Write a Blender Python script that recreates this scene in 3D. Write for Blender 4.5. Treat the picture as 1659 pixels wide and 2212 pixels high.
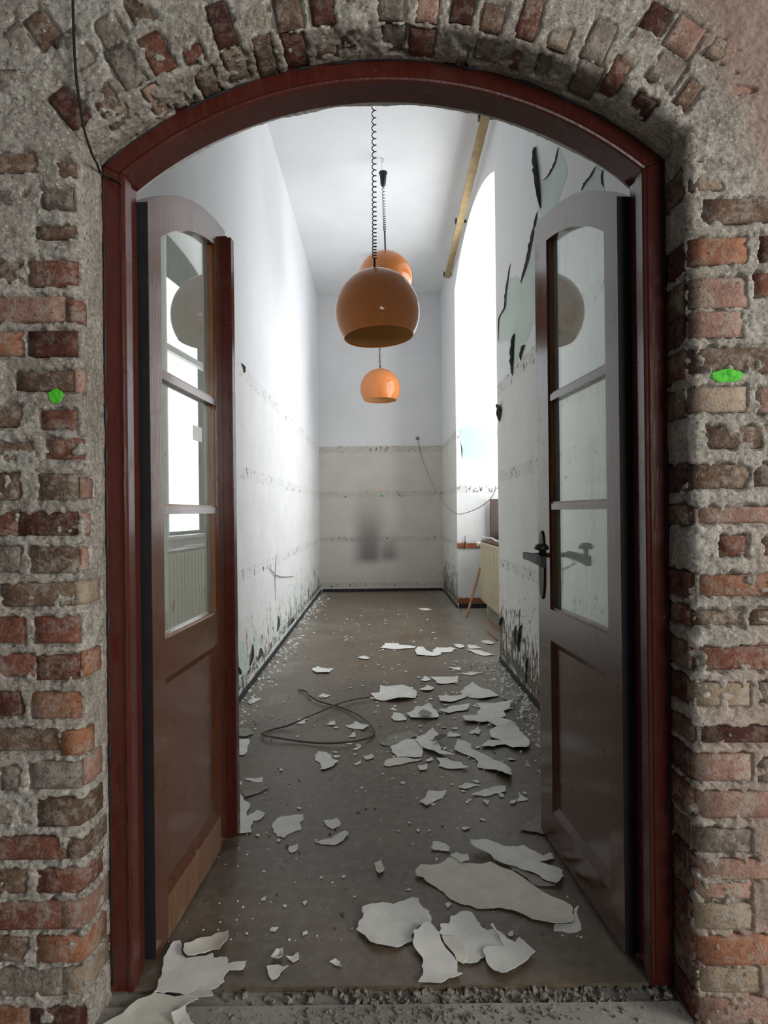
import bpy, bmesh, math, random
import numpy as np
from mathutils import Vector, Matrix, noise as mnoise

for o in list(bpy.data.objects):
    bpy.data.objects.remove(o, do_unlink=True)
R = math.radians
random.seed(7)
scene = bpy.context.scene
col = scene.collection

# ------------------------------------------------------------------ camera
FPX, EYE, ROLL = 1250.0, 1.2, R(0.65)
cam_d = bpy.data.cameras.new('camera')
cam_d.sensor_fit = 'VERTICAL'
cam_d.sensor_height = 24.0
cam_d.lens = 24.0 * FPX / 2212.0
cam_d.shift_x = 7.5 / 2212.0
cam_d.clip_start = 0.02
cam = bpy.data.objects.new('camera', cam_d)
cam.location = (0, 0, EYE)
cam.rotation_euler = (R(90), ROLL, 0)
col.objects.link(cam)
scene.camera = cam

# ------------------------------------------------------------------ light
world = bpy.data.worlds.new('sky')
scene.world = world
world.use_nodes = True
bg = world.node_tree.nodes['Background']
bg.inputs[0].default_value = (0.86, 0.93, 1.0, 1)
bg.inputs[1].default_value = 0.06


def area(name, loc, rot, sx, sy, power, color, spread=180):
    l = bpy.data.lights.new(name, 'AREA')
    l.shape = 'RECTANGLE'
    l.size, l.size_y, l.energy, l.color = sx, sy, power, color
    l.spread = R(spread)
    o = bpy.data.objects.new(name, l)
    o.location, o.rotation_euler = loc, rot
    col.objects.link(o)
    return o


# daylight through the tall arched window in the right-hand niche of the corridor
area('niche_window_daylight', (1.80, 5.9, 2.45), (0, R(90), 0), 2.9, 2.3, 98, (0.94, 0.97, 1.0), 165)
# daylight from the windows of the hall behind the camera, high on its right-hand side
area('hall_window_daylight', (4.4, -0.75, 1.95), (R(84), 0, R(66)), 1.5, 2.0, 138, (1.0, 0.965, 0.91))
area('hall_far_window_daylight', (1.7, -4.2, 2.1), (R(82), 0, R(17)), 1.3, 1.9, 84, (1.0, 0.98, 0.95))

scene.view_settings.view_transform = 'Standard'
scene.view_settings.look = 'None'
scene.view_settings.exposure = 0.0
scene.view_settings.gamma = 1.0
scene.view_settings.use_curve_mapping = False
scene.cycles.use_denoising = True
scene.cycles.max_bounces = 6
scene.cycles.diffuse_bounces = 4
scene.cycles.use_adaptive_sampling = True
scene.cycles.adaptive_threshold = 0.09
scene.cycles.adaptive_min_samples = 16
scene.cycles.transparent_max_bounces = 8
scene.cycles.caustics_reflective = False
scene.cycles.caustics_refractive = False


# ------------------------------------------------------------------ places measured in the photograph
def ray(px, py):
    dx, dy = px - 829.5, py - 1106.0
    c, s = math.cos(ROLL), math.sin(ROLL)
    return (dx * c - dy * s + 7.5) / FPX, (dx * s + dy * c) / FPX


def at(px, py, Y):
    u, v = ray(px, py)
    return Vector((u * Y, Y, EYE - v * Y))


def on_floor(px, py, z=0.0):
    u, v = ray(px, py)
    Y = (EYE - z) / v
    return Vector((u * Y, Y, z))


def on_x(px, py, X):
    u, v = ray(px, py)
    Y = X / u
    return Vector((X, Y, EYE - v * Y))


# ------------------------------------------------------------------ numpy noise
def vnoise(P, freq, seed=0):
    Q = np.asarray(P, dtype=np.float64) * freq + seed * 17.31
    i = np.floor(Q).astype(np.int64)
    f = Q - i
    f = f * f * (3 - 2 * f)

    def h(a, b, c):
        n = (a * 73856093) ^ (b * 19349663) ^ (c * 83492791)
        n = (n ^ (n >> 13)) * 1274126177
        n = n ^ (n >> 16)
        return (n & 0xFFFF) / 65535.0
    r = 0
    for dx in (0, 1):
        wx = f[:, 0] if dx else 1 - f[:, 0]
        for dy in (0, 1):
            wy = f[:, 1] if dy else 1 - f[:, 1]
            for dz in (0, 1):
                wz = f[:, 2] if dz else 1 - f[:, 2]
                r = r + wx * wy * wz * h(i[:, 0] + dx, i[:, 1] + dy, i[:, 2] + dz)
    return r * 2 - 1


def fbm(P, freq, octs=4, seed=0, gain=0.5):
    a, s, tot = 1.0, 0, 0
    for k in range(octs):
        s = s + a * vnoise(P, freq * 2.03 ** k, seed + k)
        tot += a
        a *= gain
    return s / tot


# ------------------------------------------------------------------ mesh helpers
def link_mesh(name, verts, faces, mat=None, parent=None, smooth=False):
    me = bpy.data.meshes.new(name)
    me.from_pydata([tuple(v) for v in verts], [], faces)
    me.update()
    return link(name, me, mat, parent, smooth)


def link(name, me, mat=None, parent=None, smooth=False):
    o = bpy.data.objects.new(name, me)
    col.objects.link(o)
    if mat is not None and not me.materials:
        me.materials.append(mat)
    if smooth:
        me.polygons.foreach_set('use_smooth', [True] * len(me.polygons))
    if parent is not None:
        o.parent = parent
    return o


def from_bm(name, bm, mat=None, parent=None, smooth=False):
    bmesh.ops.recalc_face_normals(bm, faces=bm.faces)
    me = bpy.data.meshes.new(name)
    bm.to_mesh(me)
    bm.free()
    return link(name, me, mat, parent, smooth)


def box(bm, lo, hi, M=None, bevel=0.0):
    xs, ys, zs = zip(lo, hi)
    vs = [bm.verts.new((x, y, z)) for x in xs for y in ys for z in zs]
    q = [(0, 1, 3, 2), (4, 6, 7, 5), (0, 4, 5, 1), (2, 3, 7, 6), (0, 2, 6, 4), (1, 5, 7, 3)]
    fs = [bm.faces.new([vs[i] for i in f]) for f in q]
    if bevel > 0:
        es = list({e for f in fs for e in f.edges})
        r = bmesh.ops.bevel(bm, geom=es, offset=bevel, segments=2, affect='EDGES', profile=0.5)
        vs = list({v for f in r['faces'] for v in f.verts} | {v for v in vs if v.is_valid})
    if M is not None:
        bmesh.ops.transform(bm, matrix=M, verts=[v for v in vs if v.is_valid])
    return vs


def box_obj(name, lo, hi, mat, parent=None, bevel=0.003, M=None):
    bm = bmesh.new()
    box(bm, lo, hi, M, bevel)
    return from_bm(name, bm, mat, parent)


def tube_mesh(pts, rad, n=8, closed_ends=True):
    pts = [Vector(p) for p in pts]
    rads = rad if isinstance(rad, (list, tuple)) else [rad] * len(pts)
    V, Fc = [], []
    up = None
    for i, p in enumerate(pts):
        d = (pts[min(i + 1, len(pts) - 1)] - pts[max(i - 1, 0)])
        d = d.normalized() if d.length > 1e-9 else Vector((0, 0, 1))
        if up is None:
            up = Vector((0, 0, 1)) if abs(d.z) < 0.9 else Vector((1, 0, 0))
        a = d.cross(up)
        a = a.normalized() if a.length > 1e-6 else d.orthogonal().normalized()
        b = a.cross(d).normalized()
        up = b
        for k in range(n):
            t = 2 * math.pi * k / n
            V.append(p + (a * math.cos(t) + b * math.sin(t)) * rads[i])
    for i in range(len(pts) - 1):
        for k in range(n):
            k2 = (k + 1) % n
            Fc.append((i * n + k, i * n + k2, (i + 1) * n + k2, (i + 1) * n + k))
    if closed_ends:
        Fc.append(tuple(range(n - 1, -1, -1)))
        Fc.append(tuple((len(pts) - 1) * n + k for k in range(n)))
    return V, Fc


def tube(name, pts, rad, mat, parent=None, n=8):
    V, Fc = tube_mesh(pts, rad, n)
    return link_mesh(name, V, Fc, mat, parent, True)


def lathe(name, prof, mat, parent=None, n=32, M=None, close=False):
    V, Fc = [], []
    for r, z in prof:
        for k in range(n):
            t = 2 * math.pi * k / n
            v = Vector((r * math.cos(t), r * math.sin(t), z))
            V.append(M @ v if M else v)
    m = len(prof)
    for i in range(m - 1 + (1 if close else 0)):
        for k in range(n):
            k2, j = (k + 1) % n, (i + 1) % m
            Fc.append((i * n + k, i * n + k2, j * n + k2, j * n + k))
    return link_mesh(name, V, Fc, mat, parent, True)


def smooth_path(pts, n=8):
    P = [Vector(p) for p in pts]
    out = []
    for i in range(len(P) - 1):
        p0, p1, p2, p3 = P[max(i - 1, 0)], P[i], P[i + 1], P[min(i + 2, len(P) - 1)]
        for k in range(n):
            t = k / n
            out.append(0.5 * ((2 * p1) + (p2 - p0) * t + (2 * p0 - 5 * p1 + 4 * p2 - p3) * t * t + (3 * p1 - p0 - 3 * p2 + p3) * t ** 3))
    out.append(P[-1])
    return out


def tag(o, label=None, cat=None, group=None, kind=None):
    if label:
        o['label'] = label
    if cat:
        o['category'] = cat
    if group:
        o['group'] = group
    if kind:
        o['kind'] = kind
    return o


def empty(name, loc=(0, 0, 0), rot=(0, 0, 0)):
    o = bpy.data.objects.new(name, None)
    o.empty_display_size = 0.1
    o.location, o.rotation_euler = loc, rot
    col.objects.link(o)
    return o


# ------------------------------------------------------------------ materials
class NT:
    def __init__(self, name):
        self.m = bpy.data.materials.new(name)
        self.m.use_nodes = True
        self.t = self.m.node_tree
        self.b = self.t.nodes['Principled BSDF']
        self.out = self.t.nodes['Material Output']

    def n(self, kind, **kw):
        nd = self.t.nodes.new(kind)
        for k, v in kw.items():
            if k.startswith('i_'):
                key = k[2:]
                nd.inputs[int(key) if key.isdigit() else key].default_value = v
            else:
                setattr(nd, k, v)
        return nd

    def l(self, a, b):
        self.t.links.new(a, b)

    def coord(self, which='Object', scale=(1, 1, 1), rot=(0, 0, 0), loc=(0, 0, 0)):
        tc = self.n('ShaderNodeTexCoord')
        mp = self.n('ShaderNodeMapping')
        mp.inputs['Scale'].default_value = scale
        mp.inputs['Rotation'].default_value = rot
        mp.inputs['Location'].default_value = loc
        self.l(tc.outputs[which], mp.inputs[0])
        return mp.outputs[0]

    def world_pos(self, scale=(1, 1, 1)):
        g = self.n('ShaderNodeNewGeometry')
        mp = self.n('ShaderNodeMapping')
        mp.inputs['Scale'].default_value = scale
        self.l(g.outputs['Position'], mp.inputs[0])
        return mp.outputs[0]

    def noise(self, vec, scale, detail=4, rough=0.55, dist=0.0):
        nd = self.n('ShaderNodeTexNoise')
        nd.inputs['Scale'].default_value = scale
        nd.inputs['Detail'].default_value = detail
        nd.inputs['Roughness'].default_value = rough
        nd.inputs['Distortion'].default_value = dist
        self.l(vec, nd.inputs['Vector'])
        return nd.outputs['Fac']

    def ramp(self, fac, stops, interp='LINEAR'):
        r = self.n('ShaderNodeValToRGB')
        r.color_ramp.interpolation = interp
        e = r.color_ramp.elements
        while len(e) < len(stops):
            e.new(0.5)
        for k, (p, c) in enumerate(stops):
            e[k].position = p
            e[k].color = (c, c, c, 1) if isinstance(c, (int, float)) else (*c[:3], 1)
        self.l(fac, r.inputs[0])
        return r.outputs[0]

    def mix(self, fac, a, b, mode='MIX'):
        m = self.n('ShaderNodeMix', data_type='RGBA', blend_type=mode)
        for s, v in ((m.inputs[0], fac), (m.inputs[6], a), (m.inputs[7], b)):
            if hasattr(v, 'links') or hasattr(v, 'is_linked'):
                self.l(v, s)
            elif isinstance(v, (int, float)):
                s.default_value = v if s.type == 'VALUE' else (v, v, v, 1)
            else:
                s.default_value = (*v[:3], 1)
        return m.outputs[2]

    def math(self, op, a, b=None, c=None, clamp=False):
        m = self.n('ShaderNodeMath', operation=op, use_clamp=clamp)
        for k, v in enumerate((a, b, c)):
            if v is None:
                continue
            if isinstance(v, (int, float)):
                m.inputs[k].default_value = v
            else:
                self.l(v, m.inputs[k])
        return m.outputs[0]

    def maprange(self, v, a, b, c=0.0, d=1.0, smooth=True):
        m = self.n('ShaderNodeMapRange')
        m.interpolation_type = 'SMOOTHSTEP' if smooth else 'LINEAR'
        self.l(v, m.inputs[0])
        for k, x in zip((1, 2, 3, 4), (a, b, c, d)):
            m.inputs[k].default_value = x
        return m.outputs[0]

    def bump(self, h, strength=0.5, dist=0.002):
        b = self.n('ShaderNodeBump')
        b.inputs['Strength'].default_value = strength
        b.inputs['Distance'].default_value = dist
        self.l(h, b.inputs['Height'])
        self.l(b.outputs[0], self.b.inputs['Normal'])
        return b

    def set(self, color=None, rough=None, spec=None, metal=None, coat=None):
        for key, v in (('Base Color', color), ('Roughness', rough), ('Specular IOR Level', spec), ('Metallic', metal), ('Coat Weight', coat)):
            if v is None:
                continue
            s = self.b.inputs[key]
            if isinstance(v, (int, float)):
                s.default_value = v
            elif isinstance(v, tuple):
                s.default_value = (*v[:3], 1)
            else:
                self.l(v, s)
        return self.m


MAT = {}


def simple(name, color, rough=0.6, spec=0.4, var=0.25, scale=30, bump=0.15, metal=0.0, bd=0.001):
    k = NT(name)
    c = k.coord()
    f = k.noise(c, scale, 5, 0.6)
    lo = tuple(x * (1 - var) for x in color)
    hi = tuple(min(1, x * (1 + var)) for x in color)
    k.set(k.ramp(f, [(0.3, lo), (0.7, hi)]), rough, spec, metal)
    if bump:
        k.bump(k.noise(c, scale * 6, 3), bump, bd)
    MAT[name] = k.m
    return k.m


def make_mortar():
    k = NT('mortar')
    c = k.world_pos()
    big = k.noise(c, 5, 4, 0.6)
    mid = k.noise(c, 28, 5, 0.65)
    grit = k.noise(c, 115, 5, 0.75)
    base = k.ramp(mid, [(0.25, (0.27, 0.245, 0.205)), (0.5, (0.47, 0.44, 0.385)), (0.75, (0.66, 0.63, 0.56))])
    dark_blotch = k.ramp(big, [(0.36, 1.0), (0.6, 0.0)])
    base = k.mix(k.math('MULTIPLY', dark_blotch, 0.55), base, (0.24, 0.205, 0.165))
    base = k.mix(k.ramp(grit, [(0.36, 0.85), (0.46, 0.0)]), base, (0.11, 0.095, 0.08))
    base = k.mix(k.ramp(grit, [(0.56, 0.0), (0.64, 0.8)]), base, (0.80, 0.78, 0.72))
    # reddish-pink old lime wash left on the masonry near the top of the opening, above the springing
    sep = k.n('ShaderNodeSeparateXYZ')
    k.l(k.world_pos(), sep.inputs[0])
    w = k.math('ADD', k.math('MULTIPLY', sep.outputs[0], 0.9), k.math('MULTIPLY', sep.outputs[2], 0.55))
    w = k.math('ADD', w, k.math('MULTIPLY', k.math('SUBTRACT', big, 0.5), 0.32))
    pink = k.maprange(w, 1.82, 1.98)
    base = k.mix(k.math('MULTIPLY', pink, 0.75), base, (0.33, 0.205, 0.165))
    # brick dust smeared down the lower right jamb
    w2 = k.math('SUBTRACT', sep.outputs[0], k.math('MULTIPLY', sep.outputs[2], 0.25))
    w2 = k.math('ADD', w2, k.math('MULTIPLY', k.math('SUBTRACT', big, 0.5), 0.5))
    k.set(k.mix(k.math('MULTIPLY', k.maprange(w2, 0.55, 0.75), 0.55), base, (0.42, 0.27, 0.21)), 0.85, 0.35)
    h = k.math('ADD', k.math('MULTIPLY', grit, 0.7), mid)
    k.bump(h, 0.8, 0.007)
    MAT['mortar'] = k.m


def make_brick(name, c1, c2, dusty=0.35):
    k = NT('brick_' + name)
    c = k.world_pos()
    oi = k.n('ShaderNodeObjectInfo')
    mid = k.noise(c, 32, 5, 0.62, 0.4)
    base = k.ramp(mid, [(0.3, c1), (0.68, c2)])
    hsv = k.n('ShaderNodeHueSaturation')
    k.l(base, hsv.inputs['Color'])
    k.l(k.maprange(oi.outputs['Random'], 0, 1, 0.78, 1.2, False), hsv.inputs['Value'])
    dust = k.ramp(k.math('ADD', k.math('MULTIPLY', k.noise(c, 60, 6, 0.75), 0.6), k.math('MULTIPLY', k.noise(c, 17, 4, 0.6), 0.4)), [(0.47, 0.0), (0.60, 1.0)])
    base = k.mix(k.math('MULTIPLY', dust, min(1, dusty * 2.0)), hsv.outputs[0], (0.46, 0.41, 0.35))
    pit = k.ramp(k.noise(c, 120, 3, 0.7), [(0.30, 1.0), (0.40, 0.0)])
    k.set(k.mix(k.math('MULTIPLY', pit, 0.7), base, (0.045, 0.03, 0.022)), 0.8, 0.35)
    k.bump(k.math('ADD', k.noise(c, 160, 4, 0.7), k.math('MULTIPLY', mid, 1.2)), 0.8, 0.006)
    MAT['b' + name] = k.m


def make_paint(name, c1, c2, rough=0.22, wear=0.0, dirt=(0.2, 0.16, 0.12), dirt_amt=0.25, coat=0.35):
    k = NT(name)
    c = k.world_pos()
    cs = k.world_pos((14, 14, 1.6))
    g = k.noise(cs, 6, 5, 0.6)
    base = k.ramp(g, [(0.3, c1), (0.7, c2)])
    d = k.ramp(k.noise(c, 9, 5, 0.6), [(0.52, 0.0), (0.72, 1.0)])
    base = k.mix(k.math('MULTIPLY', d, dirt_amt), base, dirt)
    chip = k.ramp(k.noise(c, 70, 4, 0.6), [(0.70, 0.0), (0.73, 1.0)])
    base = k.mix(k.math('MULTIPLY', chip, 0.7 if wear else 0.25), base, (0.5, 0.42, 0.36))
    k.set(base, k.math('ADD', rough, k.math('MULTIPLY', d, 0.15)), 0.5)
    k.b.inputs['Coat Weight'].default_value = coat
    k.b.inputs['Coat Roughness'].default_value = 0.13
    k.bump(k.math('ADD', g, k.math('MULTIPLY', k.noise(c, 18, 3), 0.6)), 0.10, 0.006)
    MAT[name] = k.m


def make_wall(name, axis, upper, lower, chip_amt=1.0, mint_low=0.0, dark_blotch=False, band_amt=0.3, band_chip=0.115):
    """old distempered plaster: white above, greyer painted dado below, chipped along the lines of lost battens"""
    k = NT(name)
    p = k.world_pos()
    sep = k.n('ShaderNodeSeparateXYZ')
    k.l(p, sep.inputs[0])
    z = sep.outputs[2]
    hx = sep.outputs[axis]
    wob = k.math('MULTIPLY', k.math('SUBTRACT', k.noise(p, 9, 4), 0.5), 0.03)
    zw = k.math('ADD', z, wob)
    up = k.maprange(zw, 2.195, 2.205)
    big = k.noise(p, 1.6, 5, 0.6)
    ucol = k.mix(k.ramp(big, [(0.35, 0.0), (0.7, 1.0)]), tuple(x * 0.93 for x in upper), upper)
    lcol = k.mix(k.ramp(k.noise(p, 3.5, 5, 0.65), [(0.35, 0.0), (0.68, 1.0)]), tuple(x * 0.91 for x in lower), lower)
    base = k.mix(up, lcol, ucol)

    def band(z0, hw):
        d = k.math('ABSOLUTE', k.math('SUBTRACT', zw, z0))
        return k.maprange(d, hw, hw + 0.008, 1.0, 0.0)
    b = k.math('MAXIMUM', k.math('MAXIMUM', band(2.15, 0.045), band(1.47, 0.04)), k.math('MAXIMUM', band(0.79, 0.035), band(0.1, 0.03)))
    base = k.mix(k.math('MULTIPLY', k.math('MULTIPLY', b, k.ramp(k.noise(p, 6, 4), [(0.3, 0.35), (0.65, 1.0)])), band_amt), base, tuple(x * 0.62 for x in lower))
    # chips: elongated pits, dense on the battens' lines and in the damp foot of the wall
    pc = k.world_pos((1.0, 1.0, 0.42))
    n1 = k.noise(pc, 17, 5, 0.68, 0.6)
    n2 = k.noise(k.world_pos((1, 1, 0.55)), 31, 4, 0.65, 0.3)
    bandw = k.math('MULTIPLY', b, band_chip)
    low = k.maprange(z, 0.95, 0.12, 0.0, 0.155)
    patch = k.math('MULTIPLY', k.math('SUBTRACT', k.noise(p, 2.3, 3), 0.5), 0.16)
    dens = k.math('ADD', k.math('MULTIPLY', low, chip_amt), k.math('MULTIPLY', patch, k.maprange(z, 1.5, 0.3)))
    v1 = k.math('ADD', n1, k.math('ADD', dens, 0.0))
    v2 = k.math('ADD', n2, k.math('ADD', bandw, k.math('MULTIPLY', dens, 0.75)))
    c1 = k.maprange(v1, 0.735, 0.75)
    c2 = k.maprange(v2, 0.735, 0.75)
    chips = k.math('MAXIMUM', c1, c2)
    rim = k.math('SUBTRACT', k.maprange(v1, 0.665, 0.685), c1, clamp=True)
    if mint_low:
        m = k.maprange(k.math('ADD', k.noise(k.world_pos((1, 1, 0.5)), 3.1, 3, 0.55), k.maprange(z, 0.8, 0.15, -0.2, 0.12)), 0.59, 0.62)
        m = k.math('MULTIPLY', m, mint_low)
        base = k.mix(m, base, (0.52, 0.72, 0.66))
    base = k.mix(k.math('MULTIPLY', rim, 0.5), base, (0.80, 0.79, 0.74))
    inner = k.ramp(k.noise(p, 60, 3), [(0.35, (0.04, 0.034, 0.027)), (0.65, (0.24, 0.22, 0.17))])
    base = k.mix(chips, base, inner)
    if dark_blotch:
        # two soft grey blobs low on the end wall, fading out upwards
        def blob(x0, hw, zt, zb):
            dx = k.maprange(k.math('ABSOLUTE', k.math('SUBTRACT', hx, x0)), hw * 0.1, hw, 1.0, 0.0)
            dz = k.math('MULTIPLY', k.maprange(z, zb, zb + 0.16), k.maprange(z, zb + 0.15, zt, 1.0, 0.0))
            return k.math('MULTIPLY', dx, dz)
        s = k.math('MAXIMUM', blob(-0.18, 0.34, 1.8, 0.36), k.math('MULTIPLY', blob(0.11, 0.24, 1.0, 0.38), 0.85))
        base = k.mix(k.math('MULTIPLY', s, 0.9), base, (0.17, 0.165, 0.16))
    k.set(base, 0.7, 0.35)
    h = k.math('SUBTRACT', k.math('MULTIPLY', k.noise(p, 30, 4), 0.12), chips)
    h = k.math('ADD', h, k.math('MULTIPLY', k.noise(p, 4, 4), 0.35))
    k.bump(h, 0.55, 0.012)
    MAT[name] = k.m


def make_floor():
    k = NT('lino')
    p = k.world_pos()
    n = k.noise(p, 2.2, 6, 0.62)
    f = k.noise(p, 26, 5, 0.65)
    base = k.ramp(n, [(0.3, (0.096, 0.072, 0.047)), (0.55, (0.148, 0.116, 0.078)), (0.75, (0.205, 0.168, 0.120))])
    base = k.mix(k.ramp(f, [(0.45, 0.0), (0.75, 0.55)]), base, (0.27, 0.245, 0.215))
    base = k.mix(k.ramp(k.noise(p, 60, 3), [(0.30, 0.7), (0.38, 0.0)]), base, (0.05, 0.042, 0.035))
    # rusty trails of dried water farther down the corridor
    pr = k.world_pos((1.0, 0.28, 1.0))
    t = k.noise(pr, 3.1, 2, 0.5, 1.4)
    line = k.maprange(k.math('ABSOLUTE', k.math('SUBTRACT', t, 0.5)), 0.0, 0.024, 1.0, 0.0)
    line = k.math('MULTIPLY', line, k.ramp(k.noise(p, 5, 3), [(0.4, 0.2), (0.6, 1.0)]))
    sep = k.n('ShaderNodeSeparateXYZ')
    k.l(p, sep.inputs[0])
    far = k.math('MULTIPLY', k.maprange(sep.outputs[1], 3.6, 5.0), k.maprange(k.math('ABSOLUTE', k.math('SUBTRACT', sep.outputs[0], 0.12)), 0.25, 0.5, 1.0, 0.0))
    base = k.mix(k.math('MULTIPLY', k.math('MULTIPLY', line, far), 0.85), base, (0.19, 0.095, 0.04))
    # plaster dust trodden along the foot of both walls
    edge = k.math('ADD', k.math('ABSOLUTE', sep.outputs[0]), k.math('MULTIPLY', k.math('SUBTRACT', n, 0.5), 0.5))
    base = k.mix(k.math('MULTIPLY', k.maprange(edge, 0.62, 0.95), 0.6), base, (0.36, 0.34, 0.30))
    k.set(base, k.math('ADD', 0.30, k.math('MULTIPLY', n, 0.25)), 0.6)
    k.bump(k.math('ADD', f, n), 0.12, 0.004)
    MAT['lino'] = k.m


def make_concrete():
    k = NT('concrete')
    p = k.world_pos()
    n = k.noise(p, 4, 6, 0.65)
    g = k.noise(p, 70, 5, 0.7)
    base = k.ramp(n, [(0.3, (0.25, 0.235, 0.215)), (0.7, (0.44, 0.42, 0.38))])
    base = k.mix(k.ramp(g, [(0.58, 0.0), (0.68, 0.8)]), base, (0.55, 0.53, 0.48))
    base = k.mix(k.ramp(g, [(0.30, 0.8), (0.40, 0.0)]), base, (0.06, 0.055, 0.05))
    k.set(base, 0.85, 0.3)
    k.bump(g, 0.5, 0.004)
    MAT['concrete'] = k.m


def make_glass(name='old_glass', film=0.24):
    k = NT(name)
    t, out = k.t, k.out
    t.nodes.remove(k.b)
    lw = k.n('ShaderNodeLayerWeight')
    lw.inputs[0].default_value = 0.5
    f = k.math('ADD', 0.045, k.math('MULTIPLY', k.math('POWER', lw.outputs['Facing'], 3.3), 0.92))
    tr = k.n('ShaderNodeBsdfTransparent')
    tr.inputs[0].default_value = (0.88, 0.91, 0.88, 1)
    gl = k.n('ShaderNodeBsdfGlossy')
    gl.inputs[0].default_value = (0.95, 0.98, 0.95, 1)
    gl.inputs['Roughness'].default_value = 0.015
    df = k.n('ShaderNodeBsdfDiffuse')
    tl = k.n('ShaderNodeBsdfTranslucent')
    for b in (df, tl):
        b.inputs[0].default_value = (0.74, 0.75, 0.70, 1)
    dd = k.n('ShaderNodeMixShader')
    dd.inputs[0].default_value = 0.5
    k.l(df.outputs[0], dd.inputs[1])
    k.l(tl.outputs[0], dd.inputs[2])
    streak = k.noise(k.world_pos((90, 90, 1.2)), 1.0, 4, 0.7)
    fl = k.ramp(streak, [(0.35, film * 0.7), (0.62, film), (0.72, min(1, film * 2.4))])
    m1 = k.n('ShaderNodeMixShader')
    k.l(fl, m1.inputs[0])
    k.l(tr.outputs[0], m1.inputs[1])
    k.l(dd.outputs[0], m1.inputs[2])
    m2 = k.n('ShaderNodeMixShader')
    k.l(f, m2.inputs[0])
    k.l(m1.outputs[0], m2.inputs[1])
    k.l(gl.outputs[0], m2.inputs[2])
    k.l(m2.outputs[0], out.inputs[0])
    MAT[name] = k.m


def make_shade():
    k = NT('orange_acrylic')
    k.set((0.80, 0.285, 0.075), 0.10, 0.5)
    k.b.inputs['Coat Weight'].default_value = 0.4
    k.b.inputs['Coat Roughness'].default_value = 0.04
    tl = k.n('ShaderNodeBsdfTranslucent')
    tl.inputs[0].default_value = (0.90, 0.46, 0.15, 1)
    m = k.n('ShaderNodeMixShader')
    m.inputs[0].default_value = 0.30
    k.l(k.b.outputs[0], m.inputs[1])
    k.l(tl.outputs[0], m.inputs[2])
    k.l(m.outputs[0], k.out.inputs[0])
    MAT['orange_acrylic'] = k.m


make_mortar()
make_brick('D', (0.045, 0.014, 0.010), (0.13, 0.040, 0.026), 0.15)
make_brick('R', (0.13, 0.046, 0.030), (0.27, 0.105, 0.068), 0.30)
make_brick('B', (0.10, 0.060, 0.040), (0.23, 0.145, 0.095), 0.35)
make_brick('O', (0.24, 0.095, 0.050), (0.44, 0.20, 0.11), 0.30)
make_brick('P', (0.30, 0.155, 0.115), (0.50, 0.30, 0.235), 0.40)
make_brick('G', (0.14, 0.112, 0.090), (0.27, 0.225, 0.185), 0.40)
make_brick('T', (0.26, 0.185, 0.125), (0.45, 0.355, 0.26), 0.45)
make_paint('frame_paint', (0.072, 0.0125, 0.0085), (0.100, 0.019, 0.012), 0.24, 0, (0.10, 0.05, 0.035), 0.2, 0.15)
make_paint('door_paint', (0.080, 0.025, 0.011), (0.120, 0.041, 0.018), 0.20, 0, (0.15, 0.09, 0.06), 0.25, 0.5)
make_paint('door_kick', (0.14, 0.062, 0.028), (0.22, 0.11, 0.055), 0.35, 1, (0.3, 0.27, 0.22), 0.6)
make_paint('bead_paint', (0.20, 0.075, 0.028), (0.30, 0.13, 0.055), 0.3, 1)
make_wall('plaster_left', 1, (0.85, 0.86, 0.875), (0.87, 0.865, 0.85), 1.05, 0.55, False, 0.12, 0.125)
make_wall('plaster_right', 1, (0.82, 0.84, 0.84), (0.75, 0.755, 0.71), 1.75, 0.0, False, 0.25, 0.13)
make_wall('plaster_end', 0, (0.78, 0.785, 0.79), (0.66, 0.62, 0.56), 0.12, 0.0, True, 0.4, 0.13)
make_wall('plaster_niche', 0, (0.84, 0.85, 0.86), (0.70, 0.70, 0.68), 0.35, 0.0, False, 0.3, 0.15)
make_floor()
make_concrete()
make_glass()
make_shade()
simple('lamp_lining', (0.75, 0.47, 0.20), 0.35, 0.4, 0.05, 6, 0.0)
simple('ceiling_white', (0.86, 0.87, 0.87), 0.8, 0.3, 0.05, 1.5, 0.1)
simple('mint', (0.50, 0.68, 0.61), 0.65, 0.35, 0.06, 6, 0.1)
simple('pale_mint', (0.55, 0.65, 0.585), 0.65, 0.35, 0.08, 5, 0.1)
simple('paint_white', (0.70, 0.71, 0.69), 0.6, 0.4, 0.08, 9, 0.15)
simple('flake_white', (0.84, 0.845, 0.80), 0.62, 0.35, 0.10, 14, 0.2)
simple('flake_cream', (0.80, 0.79, 0.69), 0.62, 0.35, 0.10, 14, 0.2)
simple('flake_grey', (0.33, 0.32, 0.28), 0.7, 0.3, 0.22, 26, 0.3)
simple('curl_shade_grit', (0.10, 0.095, 0.08), 0.8, 0.2, 0.3, 20, 0.2)  # dark grit and dirty paint backs; on curls also paints in their deep shade
simple('black_plastic', (0.012, 0.012, 0.013), 0.4, 0.5, 0.2, 20, 0.0)
simple('black_iron', (0.014, 0.013, 0.012), 0.45, 0.5, 0.35, 30, 0.1)
simple('black_tar', (0.018, 0.018, 0.02), 0.5, 0.4, 0.3, 20, 0.1)
simple('chrome', (0.62, 0.62, 0.62), 0.12, 0.5, 0.05, 10, 0.0, 1.0)
simple('cream_enamel', (0.62, 0.55, 0.37), 0.35, 0.5, 0.08, 10, 0.05)
simple('white_enamel', (0.75, 0.75, 0.73), 0.3, 0.5, 0.05, 10, 0.0)
simple('tan_wood', (0.42, 0.31, 0.155), 0.6, 0.35, 0.2, 12, 0.25)
simple('red_wood', (0.26, 0.085, 0.035), 0.5, 0.4, 0.3, 14, 0.2)
simple('stick_wood', (0.30, 0.15, 0.075), 0.6, 0.35, 0.25, 14, 0.2)
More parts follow.
